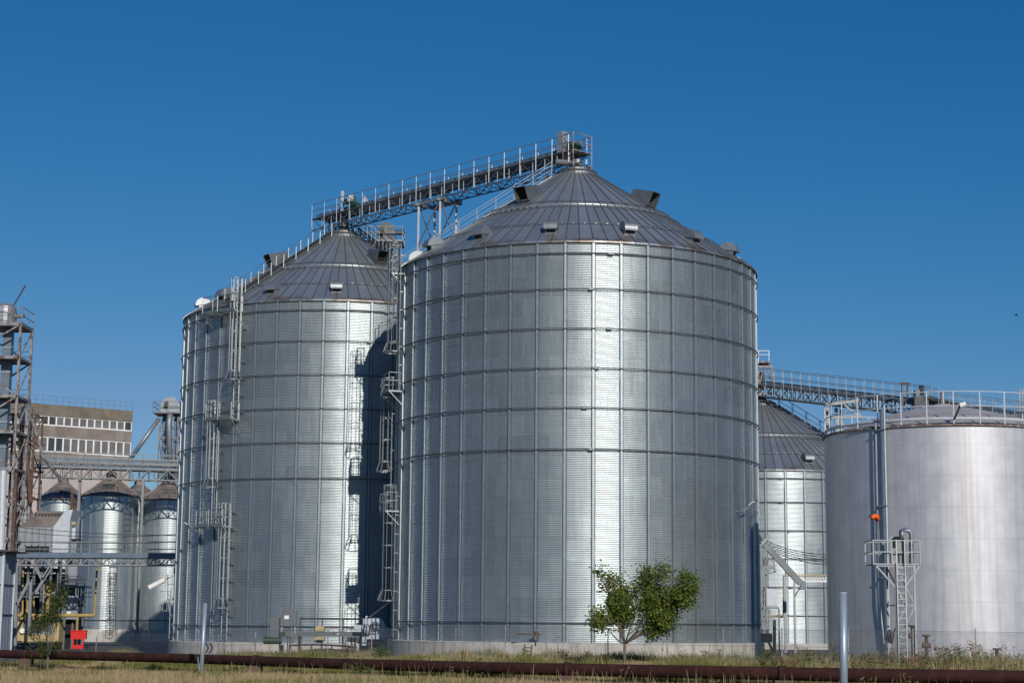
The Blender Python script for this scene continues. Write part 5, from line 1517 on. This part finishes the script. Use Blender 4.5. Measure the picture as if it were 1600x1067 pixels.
# grass: blades as single triangles/quads, coloured individually
def blades(name, kindlabel, pts, hts, wid, cols, lean=.35):
    n = len(pts); a = RNG.uniform(0, 2*PI, n); dx = np.cos(a); dy = np.sin(a)
    h = hts; w2 = wid*.5
    l = RNG.uniform(0, lean, n)*h; la = RNG.uniform(0, 2*PI, n); lx = np.cos(la)*l; ly = np.sin(la)*l
    b0 = pts + np.stack([dx*w2, dy*w2, 0*h], -1); b1 = pts - np.stack([dx*w2, dy*w2, 0*h], -1)
    m0 = pts + np.stack([lx*.4+dx*w2*.8, ly*.4+dy*w2*.8, h*.55], -1); m1 = pts + np.stack([lx*.4-dx*w2*.8, ly*.4-dy*w2*.8, h*.55], -1)
    tp_ = pts + np.stack([lx+dx*w2*.2, ly+dy*w2*.2, h], -1); tq = pts + np.stack([lx-dx*w2*.2, ly-dy*w2*.2, h], -1)
    V = np.stack([b0, b1, m1, m0, tq, tp_], 1).reshape(-1, 3)
    i = np.arange(n)*6
    F = np.concatenate([np.stack([i, i+1, i+2, i+3], -1), np.stack([i+3, i+2, i+4, i+5], -1)])
    C = np.repeat(cols, 6, axis=0)
    o = np_mesh(name, V, F, M['grass'], col=C); o['kind'] = 'stuff'
    tag(o, kindlabel, 'grass'); o['kind'] = 'stuff'
    return o
def vnoise(x, y, s, seed):
    """cheap smooth value noise"""
    r = np.random.default_rng(seed).random((256, 256)); X = x/s+400.5; Y_ = y/s+400.5
    i = np.floor(X).astype(int); j = np.floor(Y_).astype(int); u_ = X-i; v_ = Y_-j; u_ = u_*u_*(3-2*u_); v_ = v_*v_*(3-2*v_)
    g = lambda a, b: r[a % 256, b % 256]
    return (g(i,j)*(1-u_)+g(i+1,j)*u_)*(1-v_) + (g(i,j+1)*(1-u_)+g(i+1,j+1)*u_)*v_
GZV = np.vectorize(gz)
px_ = np.array([p.x for p in PLINE]); py_ = np.array([p.y for p in PLINE])
def pipe_y(x): return np.interp(x, px_, py_)
def grasscols(n, x, y, dry, seed):
    straw = np.array([.50,.41,.23]); tan = np.array([.36,.26,.15]); grn = np.array([.12,.15,.035]); olive = np.array([.24,.23,.07])
    t = vnoise(x, y, 4.5, seed)*.6 + vnoise(x, y, 1.3, seed+1)*.4 + RNG.normal(0, .10, n)
    g = (t > dry)[:, None]
    r = RNG.random(n)[:, None]
    c = np.where(g, grn*(1-r)+olive*r, straw*(1-r)+tan*r)
    return c*RNG.uniform(.7, 1.25, (n, 1))
def field():
    # foreground meadow, from the frame bottom to the pipeline
    n = 230000; y = 62 + 66*RNG.random(n); x = (RNG.random(n)*2-1)*.305*y
    k = y < pipe_y(x) + .1; x = x[k]; y = y[k]; n = len(x)
    pts = np.stack([x, y, GZV(x, y)], -1)
    h = .14 + .48*vnoise(x, y, 2.0, 11)**1.5*RNG.random(n)**.7 + .05
    near = np.abs(pipe_y(x)-y) < 4.5
    h = np.where(near, np.minimum(h, .30), h); h = np.where(RNG.random(n) < .012, h + .30 + .35*RNG.random(n), h)
    blades('dry_grass', 'dry straw-coloured meadow grass in the foreground', pts, h, RNG.uniform(.012,.03,n), grasscols(n, x, y, .58, 3))
    # strip behind the pipeline
    n = 190000; x = -38 + 68*RNG.random(n); d = 22*RNG.random(n)**1.3; y = pipe_y(x) + .35 + d
    lim = np.where(x > -8, 101 + .0*x, np.where(x > -25, 118.2, 124.5))
    k = (y < lim) & ~((np.hypot(x-CR.x, y-CR.y) < RS+.45) | (np.hypot(x-CL.x, y-CL.y) < RS+.45) | (np.hypot(x-tc.x, y-tc.y) < TR+.1)); x = x[k]; y = y[k]; n = len(x)
    pts = np.stack([x, y, GZV(x, y)], -1)
    h = .16 + .70*vnoise(x, y, 1.6, 21)**2*RNG.random(n)**.6 + .06 + .35*sstv(12, 22, x)*RNG.random(n); h = np.where(RNG.random(n) < .02, h + .4*RNG.random(n), h)
    blades('verge_grass', 'olive and tan grass strip between the pipeline and the silos', pts, h, RNG.uniform(.012,.03,n), grasscols(n, x, y, .41, 5))
def sstv(a, b, x):
    t = np.clip((x-a)/(b-a), 0, 1); return t*t*(3-2*t)
field()

def weed(mbV, mbF, mbC, p, H, rng, col, stem, thin=False):
    k = rng.randint(4, 8) if not thin else 3
    def quad(a, b, w, c):
        d = (b-a); s = d.cross(Vector((rng.uniform(-1,1), rng.uniform(-1,1), .2))).normalized()*w/2
        n = len(mbV); mbV.extend([a-s, a+s, b+s*.5, b-s*.5]); mbF.append((n, n+1, n+2, n+3)); mbC.extend([c]*4)
    for _ in range(k):
        a = rng.uniform(0, 2*PI); sp = rng.uniform(.1, .45)*H; hh = H*rng.uniform(.55, 1.0)
        t0 = p; t1 = p + Vector((math.cos(a)*sp*.4, math.sin(a)*sp*.4, hh*.5)); t2 = p + Vector((math.cos(a)*sp, math.sin(a)*sp, hh))
        quad(t0, t1, .022, stem); quad(t1, t2, .016, stem)
        for j in range(rng.randint(12, 20) if not thin else 5):
            f = rng.random()**.7; q = t0.lerp(t1, f*2) if f < .5 else t1.lerp(t2, f*2-1)
            e = q + Vector((rng.gauss(0,.09), rng.gauss(0,.09), rng.uniform(-.02,.12)))*(.6+H*.4)
            c = [x*rng.uniform(.7,1.3) for x in (col if rng.random() > .3 else stem)]
            quad(q, e, rng.uniform(.015,.05), c)
def weeds():
    rng = random.Random(9)
    spots = []
    for i in range(80):   # behind the pipe to the right, tall tangle in front of tank
        px = rng.uniform(1190, 1600); spots.append((px, rng.uniform(76, 90), rng.uniform(.5, 1.3), rng.random()))
    for i in range(40): spots.append((rng.uniform(620, 1190), rng.uniform(86, 99.5), rng.uniform(.3,.75), rng.random()))
    for i in range(26): spots.append((rng.uniform(380, 620), rng.uniform(100, 112), rng.uniform(.3,.8), rng.random()*.8))
    for i in range(16): spots.append((rng.uniform(20, 380), rng.uniform(112, 121), rng.uniform(.25,.5), rng.random()))
    for px, h in ((1400,1.2),(1415,1.0),(1495,1.5),(1545,1.3),(1570,1.4),(1435,1.1),(1360,.9),(1480,1.7),(1465,1.5),(1505,1.4),(1527,1.5),(1450,1.2),(1240,1.0),(1345,1.1),(1590,1.2)): spots.append((px, 82, h, .75))
    for px, Y, h in ((560,-1,1.15),(548,-1,.9),(572,-1,1.2),(566,-1,.9),(580,-1,.7),(365,-1,.8),(372,-1,.7),(378,-1,.5),(40,-1,.5),(1095,-1,.5),(600,104,.9),(612,104.5,.8),(590,103.5,1.0),(606,104,1.1)): spots.append((px, Y, h, .1))
    for i in range(26): spots.append((rng.uniform(500, 1590), 0, rng.uniform(.45,.95), 1.5))   # stalks in front of pipe
    for px, Y, H, c in spots:
        if Y == -1:
            x = (px-800)/2833*95; Y = float(pipe_y(x)); x = (px-800)/2833*Y; Y = float(pipe_y(x)) - .7
        if Y == 0:
            x = (px-800)/2833*80; Y = float(pipe_y(x)) - rng.uniform(.6, 1.6)
        x = (px-800)/2833*Y
        if math.hypot(x-CR.x, Y-CR.y) < RS+.6 or math.hypot(x-CL.x, Y-CL.y) < RS+.6 or math.hypot(x-tc.x, Y-tc.y) < TR+.4: continue
        V = []; F = []; C = []
        p = Vector((x, Y, gz(x, Y)))
        col, stem = ((.07,.11,.025), (.13,.13,.05)) if c < .4 else (((.15,.15,.05), (.22,.17,.09)) if c < .7 else ((.26,.19,.11), (.24,.16,.10)))
        weed(V, F, C, p, H, rng, col, stem, c > 1)
        WV.append((V, F, C, p, c, H))
WV = []
weeds()
for V, F, C, p, c, H in WV:
    v = np.array([tuple(a) for a in V]) - np.array(p)
    o = np_mesh('weed', v, np.array(F), M['leaf'], col=np.array(C)); o.location = p
    kind = 'green leafy weed clump' if c < .4 else ('olive yellow weed clump' if c < .7 else 'dry brown branching weed stalks')
    near = 'by the smooth tank fence' if p.x > 11 else ('along the foot of the nearest silo' if p.x > -6 else ('near the fan and ground conveyor' if p.x > -16 else 'beside the pipeline at left'))
    tag(o, kind + ' ' + near, 'weed', kind + 's ' + near)

# ------------------------------------------------------------------ bird
def bird():
    p = P(1588, 493, 120); mb = MB()
    mb.tube([p+Vector((-.22,0,0)), p+Vector((-.1,0,.02)), p+Vector((.08,0,.02)), p+Vector((.2,0,.0))], .05, 8)
    mb.tube([p+Vector((.18,0,.0)), p+Vector((.28,0,.02))], .04, 8, r2=.01)
    for s in (-1, 1):
        mb.hexa([p+Vector((-.1,s*.03,.03)), p+Vector((.1,s*.03,.03)), p+Vector((.02,s*.28,.16)), p+Vector((-.1,s*.28,.16)), p+Vector((-.1,s*.03,.05)), p+Vector((.1,s*.03,.05)), p+Vector((.02,s*.28,.18)), p+Vector((-.1,s*.28,.18))])
    mb.poly([p+Vector((-.2,-.03,0)), p+Vector((-.2,.03,0)), p+Vector((-.36,.07,0)), p+Vector((-.36,-.07,0))])
    o = mb.build('bird', M['feather'], None, org=p)
    o.scale = (.55, .55, .55)
    tag(o, 'tiny dark bird flying in the clear sky at right', 'bird')
bird()
for o in bpy.data.objects:
    if '_local' in o: del o['_local']
